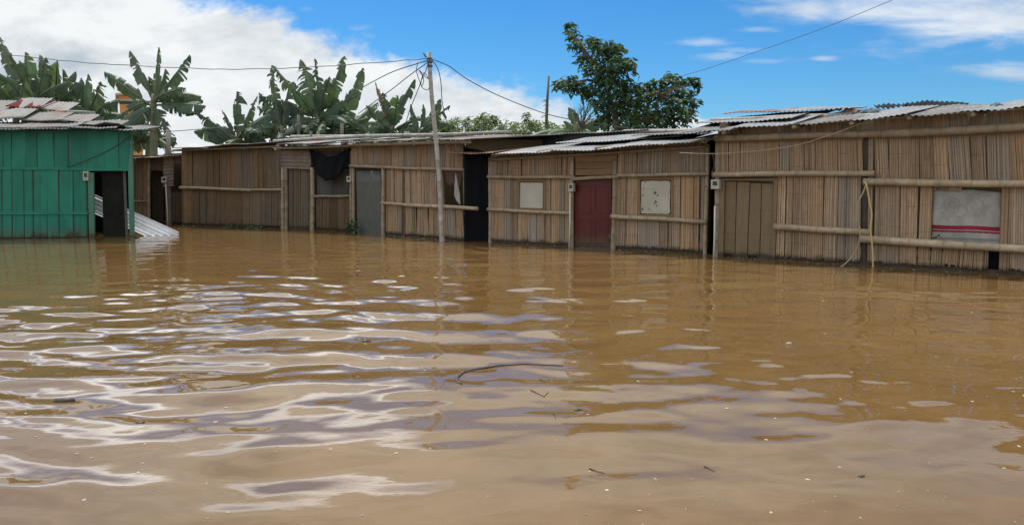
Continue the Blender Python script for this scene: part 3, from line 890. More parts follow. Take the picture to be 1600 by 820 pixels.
sb = MB(); boards(sb, W4, [(451, 263), (484, 263), (484, 360), (451, 358)], seed=44, bottom=-.2, off=-.03, bw=(.1, .16), sw=(.05, .09), tones=(.72, .9))
sb.build('plank_door', M['plank'], h4)
meter(h4, W4, 544.5, 280, 6.5, 9, off=.16)
for i, (x0, y0, x1, y1, mt) in enumerate(((432, 226, 500, 223, 'zinc_old'), (470, 228.5, 552, 222.5, 'zinc'))):
    roof_sheet(h4, W4, x0, y0, x1, y1, .40, 3.0, 216, 213.5, mt, seed=90 + i, lift=.014 * i)
rail(h4, W4, 432, 232, 552, 228, .03, seed=46, tone=.6, off=.28, name='eave_beam')
# hanging black tarp
mb = MB(); nU, nV = 26, 14; vs = []
for j in range(nV):
    for i in range(nU):
        s_, t_ = i / (nU - 1), j / (nV - 1)
        topy = lerp(233, 231, s_) + 13 * math.sin(math.pi * s_) ** 1.4 * (1 if .05 < s_ else 0)
        boty = 262 + 20 * math.sin(math.pi * min(1, s_ * 1.12 + .02)) ** .7 + 1.2 * math.sin(s_ * 23)
        x = lerp(483, 548, s_) + (lerp(8, -4, s_) * t_)
        y = lerp(topy, boty, t_)
        o_ = .10 + .10 * math.sin(math.pi * s_) * t_ + .018 * math.sin(s_ * 21 + t_ * 5)
        vs.append(W4.pt(x, y, o_))
mb.add(vs, [(j * nU + i, j * nU + i + 1, (j + 1) * nU + i + 1, (j + 1) * nU + i) for j in range(nV - 1) for i in range(nU - 1)])
tag(mb.build('tarp', M['black'], None, smooth=True, solid=.006), 'sagging black tarp hung under the eave beside the brown corrugated panel', 'tarp')

# ================================================================== HUT 5
W5 = Wall((285, 352), (438, 357))
h5 = thing('bamboo_house', 'long plain bamboo wall house with a single bamboo rail and no windows', 'house', W5.mid, 'bamboo row houses in the flood')
sb = MB()
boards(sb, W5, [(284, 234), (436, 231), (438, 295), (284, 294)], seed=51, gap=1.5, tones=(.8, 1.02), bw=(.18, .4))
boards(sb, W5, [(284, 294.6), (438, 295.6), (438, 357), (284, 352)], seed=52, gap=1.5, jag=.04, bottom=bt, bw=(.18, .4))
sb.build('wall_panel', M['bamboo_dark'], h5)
plinth(h5, W5, 285, 437, h=.07)
shell(h5, W5, 284, 438, 3.6, (2.15, 2.2))
rail(h5, W5, 281, 293, 392, 297, .042, seed=51)
rail(h5, W5, 386, 297, 441, 296, .036, seed=52, tone=.9)
for i, (x0, y0, x1, y1) in enumerate(((268, 232, 350, 227), (342, 227, 440, 222.5))):
    roof_sheet(h5, W5, x0, y0, x1, y1, .35, 3.2, y0 - 2.2, y1 - 2.2, 'zinc_brown' if i == 0 else 'zinc_old', seed=100 + i, lift=.012 * i)
rail(h5, W5, 270, 235, 440, 229, .03, seed=53, tone=.6, off=.2, name='eave_beam')

# ================================================================== HUT 6: recessed
W6 = Wall((190, 350.5), (285, 350.5))
h6 = thing('bamboo_house', 'small dark bamboo house set back behind the green house with open black doorway', 'house', W6.mid, 'bamboo row houses in the flood')
sb = MB()
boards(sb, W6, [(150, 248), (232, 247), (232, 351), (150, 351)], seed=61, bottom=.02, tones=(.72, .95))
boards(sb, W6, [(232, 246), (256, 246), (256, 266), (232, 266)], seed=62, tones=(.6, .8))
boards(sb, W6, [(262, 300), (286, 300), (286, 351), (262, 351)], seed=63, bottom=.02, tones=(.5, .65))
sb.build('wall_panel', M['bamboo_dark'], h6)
rail(h6, W6, 205, 314, 233, 314, .02, seed=61, tone=.6)
post(h6, W6, 233, 246, 233, .035, seed=61, tone=.8)
slab(MB(), W6, [(257, 240), (266, 240), (267, 351), (259, 351)], .06, .08, bottom=-.3, tone=1.2).build('timber_post', M['timber'], h6)
A, B, D_ = W6.pt(255, 241, .09), W6.pt(285, 239, .09), W6.pt(255, 292, .09)
mb = MB(); corr(mb, A, D_ - A, (B - A) * .55, pitch=.09, amp=.014, nn=W6.n)
mb.build('corrugated_panel', M['zinc_brown'], h6, smooth=True, solid=.003)
A, B, D_ = W6.pt(268, 240, .05), W6.pt(287, 239, .05), W6.pt(268, 256, .05)
mb = MB(); corr(mb, A, D_ - A, (B - A), pitch=.09, amp=.014, nn=W6.n)
mb.build('corrugated_panel', M['zinc_brown'], h6, smooth=True, solid=.003)
slab(MB(), W6, [(238, 268), (255, 268), (255, 351), (238, 351)], -.5, .03, bottom=-.2, tone=.6).build('inner_door', M['timber'], h6)
shell(h6, W6, 150, 287, 3.0, (1.95, 2.05))
meter(h6, W6, 256, 281, 8, 9, off=.2, pipe=(259, 287, 262, 351))
roof_sheet(h6, W6, 150, 250, 222, 247, .35, 3.0, 246, 244, 'zinc', seed=110)
roof_sheet(h6, W6, 216, 247, 290, 243.5, .35, 3.0, 244, 241, 'zinc_brown', seed=111, lift=.012)
MB().tube([W6.pt(264, 245, .1), W6.pt(263, 218, .1), W6.pt(263.5, 203, .1)], .06, 10).build('roof_post', M['pole_grey'], h6, smooth=True)

# ================================================================== GREEN HOUSE
WG = Wall((0, 373), (207, 370))
hg = thing('green_house', 'green painted board house at left with dark open doorway', 'house', WG.mid)
sb = MB()
boards(sb, WG, [(-160, 203), (135, 206), (136, 262), (-160, 262)], seed=71, bw=(.16, .34), sw=(.2, .4), tones=(.80, 1.08), gap=1.3)
boards(sb, WG, [(-160, 262), (136, 262), (137, 372), (-160, 376)], seed=72, bw=(.16, .30), sw=(.12, .35), tones=(.86, 1.12), bottom=.01, jag=.02, gap=1.4)
boards(sb, WG, [(135, 206), (204, 206), (205, 266), (136, 266)], seed=73, bw=(.2, .45), sw=(.2, .5), tones=(.95, 1.1), gap=.8)
sb.build('wall_panel', M['green'], hg)
tr_ = MB()
slab(tr_, WG, [(-160, 260), (137, 262), (137, 266), (-160, 264)], .022, .02)
slab(tr_, WG, [(-160, 332), (137, 331), (137, 335), (-160, 336)], .022, .02)
tr_.build('batten', M['green'], hg)
slab(MB(), WG, [(-160, 198), (206, 199), (206, 206), (-160, 203.5)], .02, .03, tone=.7).build('header_board', M['green'], hg)
slab(MB(), WG, [(137, 270), (145.5, 270), (146.5, 372), (139, 372)], .03, .08, bottom=-.3).build('door_jamb', M['green_pale'], hg)
slab(MB(), WG, [(200, 262), (206, 205), (208.5, 372), (202, 372)], .03, .09, bottom=-.3).build('corner_post', M['green_pale'], hg)
slab(MB(), WG, [(136, 263), (205, 263), (205, 267), (136, 267)], .026, .05).build('door_lintel', M['green'], hg)
slab(MB(), WG, [(192, 267), (195.5, 267), (199.5, 372), (196, 372)], -.12, .05, bottom=-.3, tone=.7).build('inner_jamb', M['stub'], hg)
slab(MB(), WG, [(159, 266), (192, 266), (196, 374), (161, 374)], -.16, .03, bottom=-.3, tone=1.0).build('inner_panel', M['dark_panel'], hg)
slab(MB(), WG, [(136, 255), (207, 255), (207, 374), (136, 374)], -1.9, .03, bottom=-.3).build('dark_backdrop', M['black'], hg)  # black backdrop added so the open doorway reads dark
plinth(hg, WG, -160, 137, h=.05, mat='wet')
shell(hg, WG, -160, 100, 3.4, (2.3, 2.7), mat='timber')
slab(MB(), WG, [(-160, 206), (136, 208), (136, 374), (-160, 376)], -.03, .012, bottom=-.3).build('gap_blocker', M['timber'], hg)  # both unseen slabs added to stop light showing through the wall gaps
slab(MB(), WG, [(136, 208), (203, 208), (203, 262), (136, 262)], -.03, .012).build('gap_blocker', M['timber'], hg)
meter(hg, WG, 133.5, 275, 8.5, 15, off=.09)
shg = [(-160, 206.5, -62, 205.5, 'zinc_old', 0), (-70, 205.5, 30, 204.5, 'zinc_old', .012), (22, 204.5, 112, 202.5, 'zinc_old', 0), (104, 203, 182, 202.5, 'zinc_old', .012)]
for i, (x0, y0, x1, y1, mt, lf) in enumerate(shg):
    roof_sheet(hg, WG, x0, y0 - 1.5, x1, y1 - 1.5, .40, 1.2, y0 - 14, y1 - 13, mt, seed=120 + i, lift=lf)
roof_sheet(hg, WG, 172, 203, 232, 203, .40, 1.3, 196.5, 197.5, 'zinc_old', seed=125)
roof_sheet(hg, WG, -150, 192, -8, 190, -.55, 2.0, 160, 158, 'zinc_old', seed=126, lift=.03)
roof_sheet(hg, WG, -20, 191, 36, 189, -.55, 2.0, 157, 156, 'zinc_old', seed=127, tone=1.25, lift=.05)
roof_sheet(hg, WG, 28, 190, 95, 191, -.55, 1.0, 175, 178, 'zinc_old', seed=128, lift=.03)
roof_sheet(hg, WG, 90, 191, 138, 194, -.55, 1.0, 178, 184, 'zinc_old', seed=129, tone=1.3, lift=.04)
roof_sheet(hg, WG, 8, 170.5, 66, 174, -1.5, 1.1, 157, 161, 'zinc_red', seed=130, lift=.06, label='dark red painted roof sheet')
roof_sheet(hg, WG, 58, 175, 104, 179, -1.5, 1.0, 161, 167, 'zinc_old', seed=131, tone=1.5, lift=.07)
for i, (x0, y0, x1, y1, o_, r_) in enumerate(((104, 176, 148, 178, -1.6, .06), (-60, 200.5, 120, 198, .25, .03))):
    rail(hg, WG, x0, y0, x1, y1, r_, seed=140 + i, off=o_, mat='pole_grey', tone=.8, name='roof_pole')
mb = MB()
bl = [WG.pt(x, y, .1) for x, y in ((118, 198.5), (130, 197), (148, 198), (165, 195.5), (185, 197), (196, 200))]
mb.tube(bl, [.03, .05, .045, .07, .06, .03], 8)
tag(mb.build('rolled_tarp', M['black'], None, smooth=True), 'dark rolled plastic lying along the green house roof edge', 'tarp')

# white corrugated sheets leaning in the water behind the doorway
mb = MB()
Yd = WG.pt(208, 370).y
A = at(135, 299, Yd + .62); B = at(277, 362, Yd + .55)
V_ = (B - A) * 1.02
dn = Vector((0, -.60, -.80)).normalized() * .46
corr(mb, A, dn, V_, pitch=.09, amp=.024, wob=.012)
tag(mb.build('corrugated_sheet', M['zinc_white'], None, smooth=True, solid=.003), 'bright white corrugated sheet slanting into the water beside the green house', 'roofing sheet')

# ================================================================== curtain in the right window
mb = MB(); nU, nV = 30, 22; vs = []; us = []; vv = []
for j in range(nV):
    for i in range(nU):
        s_, t_ = i / (nU - 1), j / (nV - 1)
        x = lerp(1456, 1566, s_); y = lerp(lerp(295.5, 299.5, s_) + 1.2 * math.sin(s_ * 8), lerp(382, 386, s_), t_)
        o_ = -.055 + .016 * math.sin(s_ * 9 + t_ * 3) * (.4 + t_) + .010 * math.sin(s_ * 23 - t_ * 4) + .012 * math.sin(s_ * 5 - t_ * 9)
        vs.append(W1.pt(x, y, o_)); us.append(s_); vv.append(1 - t_)
mb.add(vs, [(j * nU + i, j * nU + i + 1, (j + 1) * nU + i + 1, (j + 1) * nU + i) for j in range(nV - 1) for i in range(nU - 1)], us, vv)
m, t, b, P = pmat('printed_cloth', .9, spec=.2)
u, v = t.attr('tone'), t.attr('phase')
n = t.noise(P, 5.0, 5, .6); n9 = t.noise(P, 28.0, 3, .6)
col = t.mix(t.step(n, .3, .7), (.27, .255, .225), (.38, .36, .33))
def dist(cx, cy, asp=1.25):
    return t.m('SQRT', t.m('ADD', t.m('POWER', t.m('ABSOLUTE', t.m('MULTIPLY', t.m('SUBTRACT', u, cx), asp)), 2.0), t.m('POWER', t.m('ABSOLUTE', t.m('SUBTRACT', v, cy)), 2.0)))
for (cx, cy, r_) in ((.06, .80, .15), (.28, .74, .06), (.29, .73, .13), (.40, .62, .11), (.62, .70, .15), (.85, .78, .14)):
    rr = t.m('ABSOLUTE', t.m('SUBTRACT', dist(cx, cy), t.m('ADD', r_, t.m('MULTIPLY', t.m('SUBTRACT', n, .5), .08))))
    col = t.mix(t.m('MULTIPLY', t.step(rr, .018, .004), .28), col, (.17, .15, .12))
vj = t.m('ADD', v, t.m('MULTIPLY', t.m('SUBTRACT', n9, .5), .02))
def band(lo, hi, c, k=1.0):
    global col
    f_ = t.m('MULTIPLY', t.m('MULTIPLY', t.m('GREATER_THAN', vj, lo), t.m('LESS_THAN', vj, hi)), k)
    col = t.mix(f_, col, c)
band(.285, .36, (.25, .022, .045)); band(.235, .27, (.25, .022, .045)); band(.10, .14, (.16, .16, .15), .7); band(.045, .065, (.2, .2, .19), .6)
for (cx, cy, r_) in ((.06, .14, .025), (.10, .17, .02), (.03, .11, .016)):
    d = t.m('ADD', dist(cx, cy), t.m('MULTIPLY', t.m('SUBTRACT', n9, .5), .04))
    col = t.mix(t.step(d, r_, r_ * .6), col, (.03, .03, .03))
t.put(b.inputs['Base Color'], col)
tag(mb.build('cloth', m, None, smooth=True, solid=.004), 'pale printed cloth with red stripes hung inside the right window', 'cloth')

# black plastic in the slit between the two right houses
q0, q1 = W2.pt(1104, 222, -.4), W1.pt(1121, 212, -.35)
q2, q3 = W1.pt(1121, 402, -.35), W2.pt(1104, 400, -.4); q2.z = q3.z = -.2
mb = MB(); nV = 12; vs = []
for j in range(nV):
    for i in range(6):
        s_, t_ = i / 5, j / (nV - 1)
        vs.append(q0.lerp(q1, s_).lerp(q3.lerp(q2, s_), t_) + W1.n * .02 * math.sin(s_ * 9 + t_ * 4))
mb.add(vs, [(j * 6 + i, j * 6 + i + 1, (j + 1) * 6 + i + 1, (j + 1) * 6 + i) for j in range(nV - 1) for i in range(5)])
tag(mb.build('plastic_sheet', M['black'], None, smooth=True, solid=.006), 'narrow black plastic strip in the slit left of the plank door house', 'tarp')

# ================================================================== utility pole + wires
PY = 15.75
base = at(690.5, 377, PY); topp = at(670.5, 82, PY + .05)
up_ = thing('utility_pole', 'tall thin grey bamboo pole leaning left and carrying the wires', 'utility pole', Vector((base.x, base.y, 0)))
b2 = base + (base - topp) * .12
mb = MB(); bamboo(mb, b2, topp, .056, .040, tone=1.25, node=.42, bend=.03, seed=9, sides=14)
mb.build('shaft', M['pole_grey'], up_, smooth=True)
mb = MB()
ax = at(668, 90, PY)
mb.tube([at(661.5, 83, PY), at(666, 90, PY)], .016, 8)
mb.build('hook', M['timber'], up_, smooth=True)
mb = MB()
for y in (92, 97, 103):
    c = topp.lerp(base, (y - 82) / 295.0)
    mb.tube([c + Vector((0, 0, -.02)), c + Vector((0, 0, .02))], .056, 12)
mb.build('wire_band', M['wire'], up_, smooth=True)

def wire(pix, label, r=.011, cat='cable', name='power_line', mat='wire', group=None, wob=.0):
    P = [at(*p) for p in pix]
    # Catmull-Rom through the points
    out = []
    n = len(P)
    for i in range(n - 1):
        p0, p1, p2, p3 = P[max(i - 1, 0)], P[i], P[i + 1], P[min(i + 2, n - 1)]
        for k in range(10):
            t_ = k / 10
            q = .5 * ((2 * p1) + (p2 - p0) * t_ + (2 * p0 - 5 * p1 + 4 * p2 - p3) * t_ * t_ + (3 * p1 - p0 - 3 * p2 + p3) * t_ ** 3)
            q = q + Vector((0, 0, wob * math.sin(i * 3.7 + k * 1.3)))
            out.append(q)
    out.append(P[-1])
    o = MB().tube(out, r, 6).build(name, M[mat], None, smooth=True)
    tag(o, label, cat, group)
    return o
GW = 'overhead wires at the pole'
wire([(668, 92, 15.7), (600, 97, 17.4), (470, 106, 18.5), (330, 108, 19.2), (160, 100, 19.8), (60, 91, 20), (-60, 78, 20.2)], 'long overhead wire running left from the pole above the banana plants', .009, group=GW, wob=.008)
wire([(668, 95, 15.7), (620, 110, 17.2), (590, 124, 18.5), (555, 144, 20), (535, 160, 21.5)], 'upper of two wires dropping left from the pole behind the tallest banana leaves', .011, group=GW)
wire([(668, 98, 15.7), (640, 118, 17), (612, 140, 18.2), (580, 163, 19.6), (560, 178, 20.4)], 'lower of two wires dropping left from the pole to the houses', .011, group=GW)
wire([(672, 92, 15.7), (700, 103, 15.7), (730, 124, 15.8), (780, 150, 16), (850, 177, 16.4), (905, 189, 16.8), (985, 201, 17.2)], 'sagging wire running right from the pole to the middle roofs', .009, group=GW)
wire([(674, 93, 15.7), (684, 108, 15.8), (689, 130, 16.2), (691, 160, 16.8), (697, 187, 17.4), (704, 205, 18)], 'loose wire dropping steeply right of the pole', .009, group=GW)
wire([(653, 97, 15.75), (651, 112, 15.75), (656, 128, 15.75), (659, 135, 15.75), (662, 124, 15.75), (655, 110, 15.75), (664, 120, 15.75), (669, 123, 15.75), (662, 114, 15.75), (658, 134, 15.75), (667, 141, 15.75), (671, 137, 15.75)],
     'tangled coil of loose wire beside the pole top', .008, name='wire_coil', group=GW)
wire([(669, 99, 15.75), (665, 112, 15.75), (659, 125, 15.75), (651, 146, 15.9), (641, 170, 16.4), (632, 200, 17), (628, 214, 17.2)], 'wire hanging from the coil down to the roofs left of the pole', .009, group=GW)
wire([(990, 138, 24), (1090, 112, 22), (1180, 82, 20), (1290, 43, 18), (1395, 0, 16.5), (1500, -45, 15)], 'straight overhead wire rising to the right across the blue sky', .0065)
wire([(205, 203, 17), (250, 206, 18), (300, 203, 19.5), (345, 199, 21)], 'thin wire running off the corner of the green house roof', .009)
Yw = W1.pt(1200, 230, .2).y
wire([(1062, 239, W1.pt(1062, 239, .25).y), (1130, 240, W1.pt(1130, 240, .2).y), (1230, 230, W1.pt(1230, 230, .2).y), (1300, 210, W1.pt(1300, 210, .22).y), (1345, 193, W1.pt(1345, 193, .25).y)], 'pale cable drooping across the top of the right house wall', .008, mat='cord_dull', name='cable')
wire([(105, 262, WG.pt(105, 262, .03).y), (140, 248, WG.pt(140, 248, .03).y), (175, 232, WG.pt(175, 232, .03).y), (203, 213, WG.pt(203, 213, .03).y)], 'thin dark cable slanting up the green wall above the doorway', .008, name='cable')
y1 = W1.pt(1355, 350, .13).y
wire([(1351, 284, y1 + .02), (1354, 290, y1 - .02), (1358, 312, y1), (1362, 335, y1 - .01), (1360, 358, y1 - .03), (1363, 385, y1 - .04), (1364, 410, y1 - .05), (1363, 440, y1 - .03)], 'yellow cord hanging straight down over the bamboo rails into the water', .013, name='cord', mat='cord', cat='cord')
wire([(1354, 286, y1), (1349, 300, y1), (1340, 320, y1), (1341, 345, y1), (1344, 365, y1 - .03), (1338, 390, y1), (1325, 408, y1 - .02), (1308, 421, y1 - .05)], 'dull cord curving left from the rail into the water', .010, name='cord', mat='cord_dull', cat='cord')
wire([(1113, 240, W1.pt(1113, 240, .1).y), (1116, 258, W1.pt(1116, 258, .1).y), (1112, 272, W1.pt(1112, 272, .1).y), (1116, 282, W1.pt(1116, 282, .1).y)], 'thin wire leading down to the meter box by the plank door', .006, name='cable')

# ================================================================== loose things on roofs
def on_roof_pole(x0, y0, Y0, x1, y1, Y1, r, label, mat='pole_grey', seed=0):
    o = bamboo(MB(), at(x0, y0, Y0), at(x1, y1, Y1), r, r * .85, seed=seed).build('bamboo_pole', M[mat], None, smooth=True)
    tag(o, label, 'pole', 'poles lying on the roofs')
on_roof_pole(428, 221, 21.2, 560, 213.5, 20, .05, 'grey pole lying along the roof edge above the black tarp', seed=1)
on_roof_pole(455, 214, 22, 690, 211, 18.5, .05, 'long grey pole on the roof behind the leaning utility pole', seed=2)
on_roof_pole(640, 212, 18.2, 800, 206, 17.4, .04, 'thin pole jutting up from the roof right of the utility pole', seed=3)
on_roof_pole(975, 207, 16.6, 1110, 204, 15.0, .055, 'grey pole lying on the roof below the leafy tree', seed=4)
on_roof_pole(1110, 189, 13.8, 1330, 180, 12.8, .05, 'pale pole holding down the right house roof beside the tan bundle', seed=5)
on_roof_pole(1335, 183, 12.6, 1600, 165, 11.5, .045, 'long pale pole along the far right roof edge', seed=6)

def bundle(px, py, Y, rx, rz, mat, label):
    r = random.Random(int(px)); mb = MB(); c = at(px, py, Y)
    nU, nV = 22, 12; vs = []
    for j in range(nV + 1):
        ph = math.pi * j / nV
        for i in range(nU):
            th = 2 * math.pi * i / nU
            k = 1 + .16 * math.sin(3 * th + 2 * ph + px) + .12 * math.sin(7 * th - 5 * ph) + .06 * r.uniform(-1, 1)
            vs.append(c + Vector((rx * k * math.sin(ph) * math.cos(th), rx * .8 * k * math.sin(ph) * math.sin(th), rz * k * math.cos(ph))))
    mb.add(vs, [(j * nU + i, j * nU + (i + 1) % nU, (j + 1) * nU + (i + 1) % nU, (j + 1) * nU + i) for j in range(nV) for i in range(nU)])
    tag(mb.build('cloth_bundle', M[mat], None, smooth=True), label, 'bundle')
bundle(1328, 176, 13.0, .12, .065, 'tan_cloth', 'tan cloth bundle lying on the right house roof')
bundle(1360, 178, 12.6, .14, .075, 'teal_cloth', 'dark teal cloth bundle on the right house roof beside the tan one')
bundle(1311, 170.5, 14.2, .05, .03, 'bark', 'small brown lump on the roof ridge left of the tan bundle')
bundle(1557, 167, 11.6, .09, .05, 'teal_cloth', 'grey cloth lump on the roof edge at the far right')
mb = MB()
A = at(1418, 170, 13.6); B = at(1514, 166, 13.2)
corr(mb, A, B - A, Vector((.12, .42, .13)), amp=.016, seed=3, wob=.02)
tag(mb.build('corrugated_sheet', M['black'], None, smooth=True, solid=.004), 'loose black corrugated sheet curling up on the right house roof', 'roofing sheet')
mb = MB()
A = at(1368, 169, 13.7); B = at(1424, 166, 13.5)
corr(mb, A, B - A, Vector((.2, .5, .09)), amp=.016, seed=4, wob=.012)
tag(mb.build('corrugated_sheet', M['black'], None, smooth=True, solid=.004), 'flat dark corrugated sheet on the roof just left of the curling black one', 'roofing sheet')

# ================================================================== banana plants
def leaf(mb, P0, P1, w, arch, hint, r, tatter=1.0, droop=.35, tone=1.0):
    P0, P1 = Vector(P0), Vector(P1)
    L = (P1 - P0).length
    bow = Vector((r.uniform(-.07, .07), r.uniform(-.1, .1), 0)) * L
    mid = (P0 + P1) / 2 + Vector((0, 0, arch * L)) + bow
    N = max(22, int(L / .045))
    pet = .16
    def cv(t_): return P0 * (1 - t_) ** 2 + mid * 2 * t_ * (1 - t_) + P1 * t_ * t_
    def wd(t_):
        if t_ < pet: return 0.012
        q = (t_ - pet) / (1 - pet)
        return w * .5 * min(1.0, (q / .16) ** .6) * (1 - max(0.0, (q - .6) / .4) ** 2.0 * .8)
    C_ = [cv(i / N) for i in range(N + 1)]
    Tn = [(C_[min(i + 1, N)] - C_[max(i - 1, 0)]).normalized() for i in range(N + 1)]
    mb.tube(C_, [lerp(.036, .007, i / N) for i in range(N + 1)], 6, tone * 1.0, .7)
    Sd = []; Nm = []
    tw = r.uniform(-.5, .5)
    for i in range(N + 1):
        h_ = (hint + Vector((tw * (i / N - .4), 0, 0))).normalized()
        s_ = Tn[i].cross(h_)
        s_ = s_.normalized() if s_.length > .05 else Tn[i].orthogonal().normalized()
        Sd.append(s_); n_ = s_.cross(Tn[i]).normalized()
        if n_.z < 0 and abs(n_.z) > .3: n_ = -n_
        Nm.append(n_)
    rag0 = r.uniform(.35, .8)          # beyond this the blade is torn to ribbons
    for sg in (-1, 1):
        i = int(N * (pet - .01))
        while i < N:
            torn = tatter * (.55 if i / N < rag0 else 1.35)
            g = r.choice((1, 1, 2, 2, 3)) if r.random() < .5 * torn else r.randint(4, 9)
            g = min(N - i, g)
            dr_ = droop + r.uniform(-.2, .55) * torn
            ln = 1.0 if r.random() > .25 * torn else r.uniform(.25, .9)
            slit = r.uniform(.12, .6); sw_ = r.uniform(.1, .5) * min(1.2, torn)
            fw = r.uniform(.05, .4)
            sagv = r.uniform(.05, .25) * torn
            tn = tone * r.uniform(.82, 1.12)
            vs = []; pn = []
            for k in range(g + 1):
                j = i + k
                wj = wd(j / N) * ln * r.uniform(.93, 1.05)
                sh = sw_ if k == 0 else (-sw_ if k == g else 0.0)
                for (q, jj) in ((0, 0), (slit, 0), (lerp(slit, 1, .6), .7), (1.0, 1)):
                    d_ = dr_ * q
                    along = fw * wj * q + sh * jj * L / N
                    vs.append(C_[j] + Sd[j] * sg * wj * q * math.cos(d_) - Nm[j] * wj * q * math.sin(d_) + Tn[j] * along - Vector((0, 0, sagv * wj * 2 * q * q)))
                    pn.append(0.0 if q else .35)
            fs = []
            for k in range(g):
                for q in range(3):
                    a_ = k * 4 + q
                    fs.append((a_, a_ + 1, a_ + 5, a_ + 4))
            mb.add(vs, fs, tn, pn)
            i += g

def banana(label, base, Y, tips, stem_px, seed, tone=1.0, dry=(), extra=8, spread=1.0):
    r = random.Random(seed)
    c = at(*base, Y)
    root = thing('banana_plant', label, 'banana plant', Vector((at(stem_px, 300, Y).x, Y, 0)), 'banana plants behind the huts')
    st = MB()
    b0 = Vector((at(stem_px, 300, Y).x, Y, -.3))
    st.tube([b0, b0.lerp(c, .5) + Vector((r.uniform(-.05, .05), 0, 0)), c, c + (c - b0).normalized() * .25], [.15, .125, .09, .05], 12)
    st.build('pseudostem', M['stem'], root, smooth=True)
    tips = list(tips)
    leaves = []
    for i, tp_ in enumerate(tips):
        tx, ty, w_ = tp_[:3]
        dY = tp_[3] if len(tp_) > 3 else r.uniform(-.9, .9)
        arch = tp_[4] if len(tp_) > 4 else r.uniform(.05, .14)
        leaves.append((at(tx, ty, Y + dY), w_, arch, i in dry))
    for k in range(extra):             # lower leaves hanging round the crown
        an = 2 * math.pi * (k + r.random()) / max(1, extra); L = r.uniform(1.0, 1.7) * spread
        leaves.append((c + Vector((math.cos(an) * L, math.sin(an) * L * .9, r.uniform(-.75, .35))), r.uniform(.38, .55), r.uniform(.16, .3), False))
    for (tip, w_, arch, dr) in leaves:
        b = c + Vector((r.uniform(-.06, .06), r.uniform(-.06, .06), r.uniform(-.15, .12)))
        hint = Vector((r.uniform(-.55, .55), -1, r.uniform(.0, .8))).normalized()
        mb = MB()
        leaf(mb, b, tip, w_, arch, hint, r, tatter=r.uniform(.75, 1.5), tone=tone * r.uniform(.75, 1.2), droop=r.uniform(.2, .6))
        mb.build('leaf', M['banana_dry'] if dr else M['banana'], root, smooth=False)
    return root
banana('dense banana plant rising over the left end of the green roof', (48, 172), 24.5,
       [(0, 58, .4), (12, 84, .5), (40, 82, .55), (30, 95, .5), (-12, 110, .55), (72, 90, .55), (110, 128, .5), (-10, 140, .5), (95, 165, .5), (5, 165, .5), (60, 130, .55)], 52, 1)
banana('banana plant with one pale upright leaf behind the red roof sheet', (84, 170), 25.2,
       [(62, 86, .62), (90, 95, .5), (118, 112, .45), (126, 135, .4), (45, 120, .5), (60, 150, .5), (128, 160, .5)], 86, 2, tone=1.05)
banana('low banana plant with a broad drooping leaf right of the green roof top', (140, 188), 24.8,
       [(112, 120, .45), (138, 116, .35), (158, 128, .6), (155, 195, .6, -.6, .28), (108, 160, .5), (172, 160, .5), (185, 205, .5, -.4, .2), (125, 200, .5, -.5, .2)], 140, 3, extra=4)
banana('bushy banana plant hiding the foot of the left clump behind the zinc roof', (25, 178), 24.0,
       [(-20, 120, .6), (8, 128, .6), (40, 125, .6), (62, 140, .6), (-15, 165, .5), (75, 165, .6), (20, 140, .7)], 25, 31, extra=7)
banana('leafy banana plant filling the left clump right of the pale upright leaf', (112, 182), 25.6,
       [(98, 108, .5), (128, 122, .5), (85, 135, .6), (140, 150, .5), (110, 130, .7), (75, 160, .5), (150, 175, .5)], 112, 32, extra=7)
banana('tall slim banana plant with three upright ragged leaves beside the orange building', (240, 160), 24,
       [(203, 80, .42, .3, .03), (248, 74, .26, 0, .0), (296, 86, .48, -.2, .02), (163, 113, .45, .2, .06), (290, 138, .45), (322, 166, .5), (305, 178, .45, -.3, .14), (270, 222, .5, -.4, .22), (160, 165, .5, .2, .16), (172, 205, .5, -.3, .22), (205, 195, .55, -.5, .18), (232, 120, .5, .3, .0), (258, 108, .45, .3, .0)], 240, 4, extra=3)
banana('low banana plant under the tall slim one with leaves just over the set back roof', (232, 222), 25.5,
       [(180, 205, .5), (200, 180, .5), (262, 190, .5), (250, 205, .5), (200, 230, .5), (275, 215, .5), (212, 186, .6), (190, 190, .6), (225, 180, .55), (218, 200, .6)], 232, 14, extra=4)
banana('small banana plant with one broad upright leaf in the gap of open sky', (374, 222), 25,
       [(370, 143, .75, .1, .0), (306, 176, .4, -.2, .08), (402, 150, .35, .1, .02), (347, 172, .2, .3, .0), (303, 206, .5, -.2, .16), (418, 180, .5), (322, 197, .45, 0, .1), (408, 208, .5, -.4, .12), (430, 195, .4)], 374, 5)
banana('left banana plant of the big clump with long leaves arching left', (440, 208), 26,
       [(402, 166, .45), (405, 145, .55, .2, .1), (393, 192, .5), (425, 102, .5, .3, .0), (450, 140, .5), (470, 165, .5), (412, 200, .5, -.3, .14)], 440, 6, extra=12)
banana('tallest banana plant of the big clump with wide torn leaves', (496, 190), 26.5,
       [(426, 103, .5, .2, .02), (470, 93, .75, .2, .0), (492, 92, .5, -.1, .02), (538, 88, .55, .1, .02), (515, 120, .7), (452, 132, .6), (405, 150, .55, -.3, .1), (555, 150, .5), (560, 195, .5, -.4, .2), (450, 190, .5, -.4, .2), (480, 140, .8, .3, .0)], 494, 7, extra=12)
banana('banana plant of the big clump with a comb of shredded leaf tips at its right', (540, 205), 27,
       [(567, 106, .5, .1, .02), (590, 160, .5), (603, 190, .5), (520, 145, .6), (548, 140, .5), (575, 185, .55), (500, 190, .5, -.4, .2)], 540, 8, extra=12)
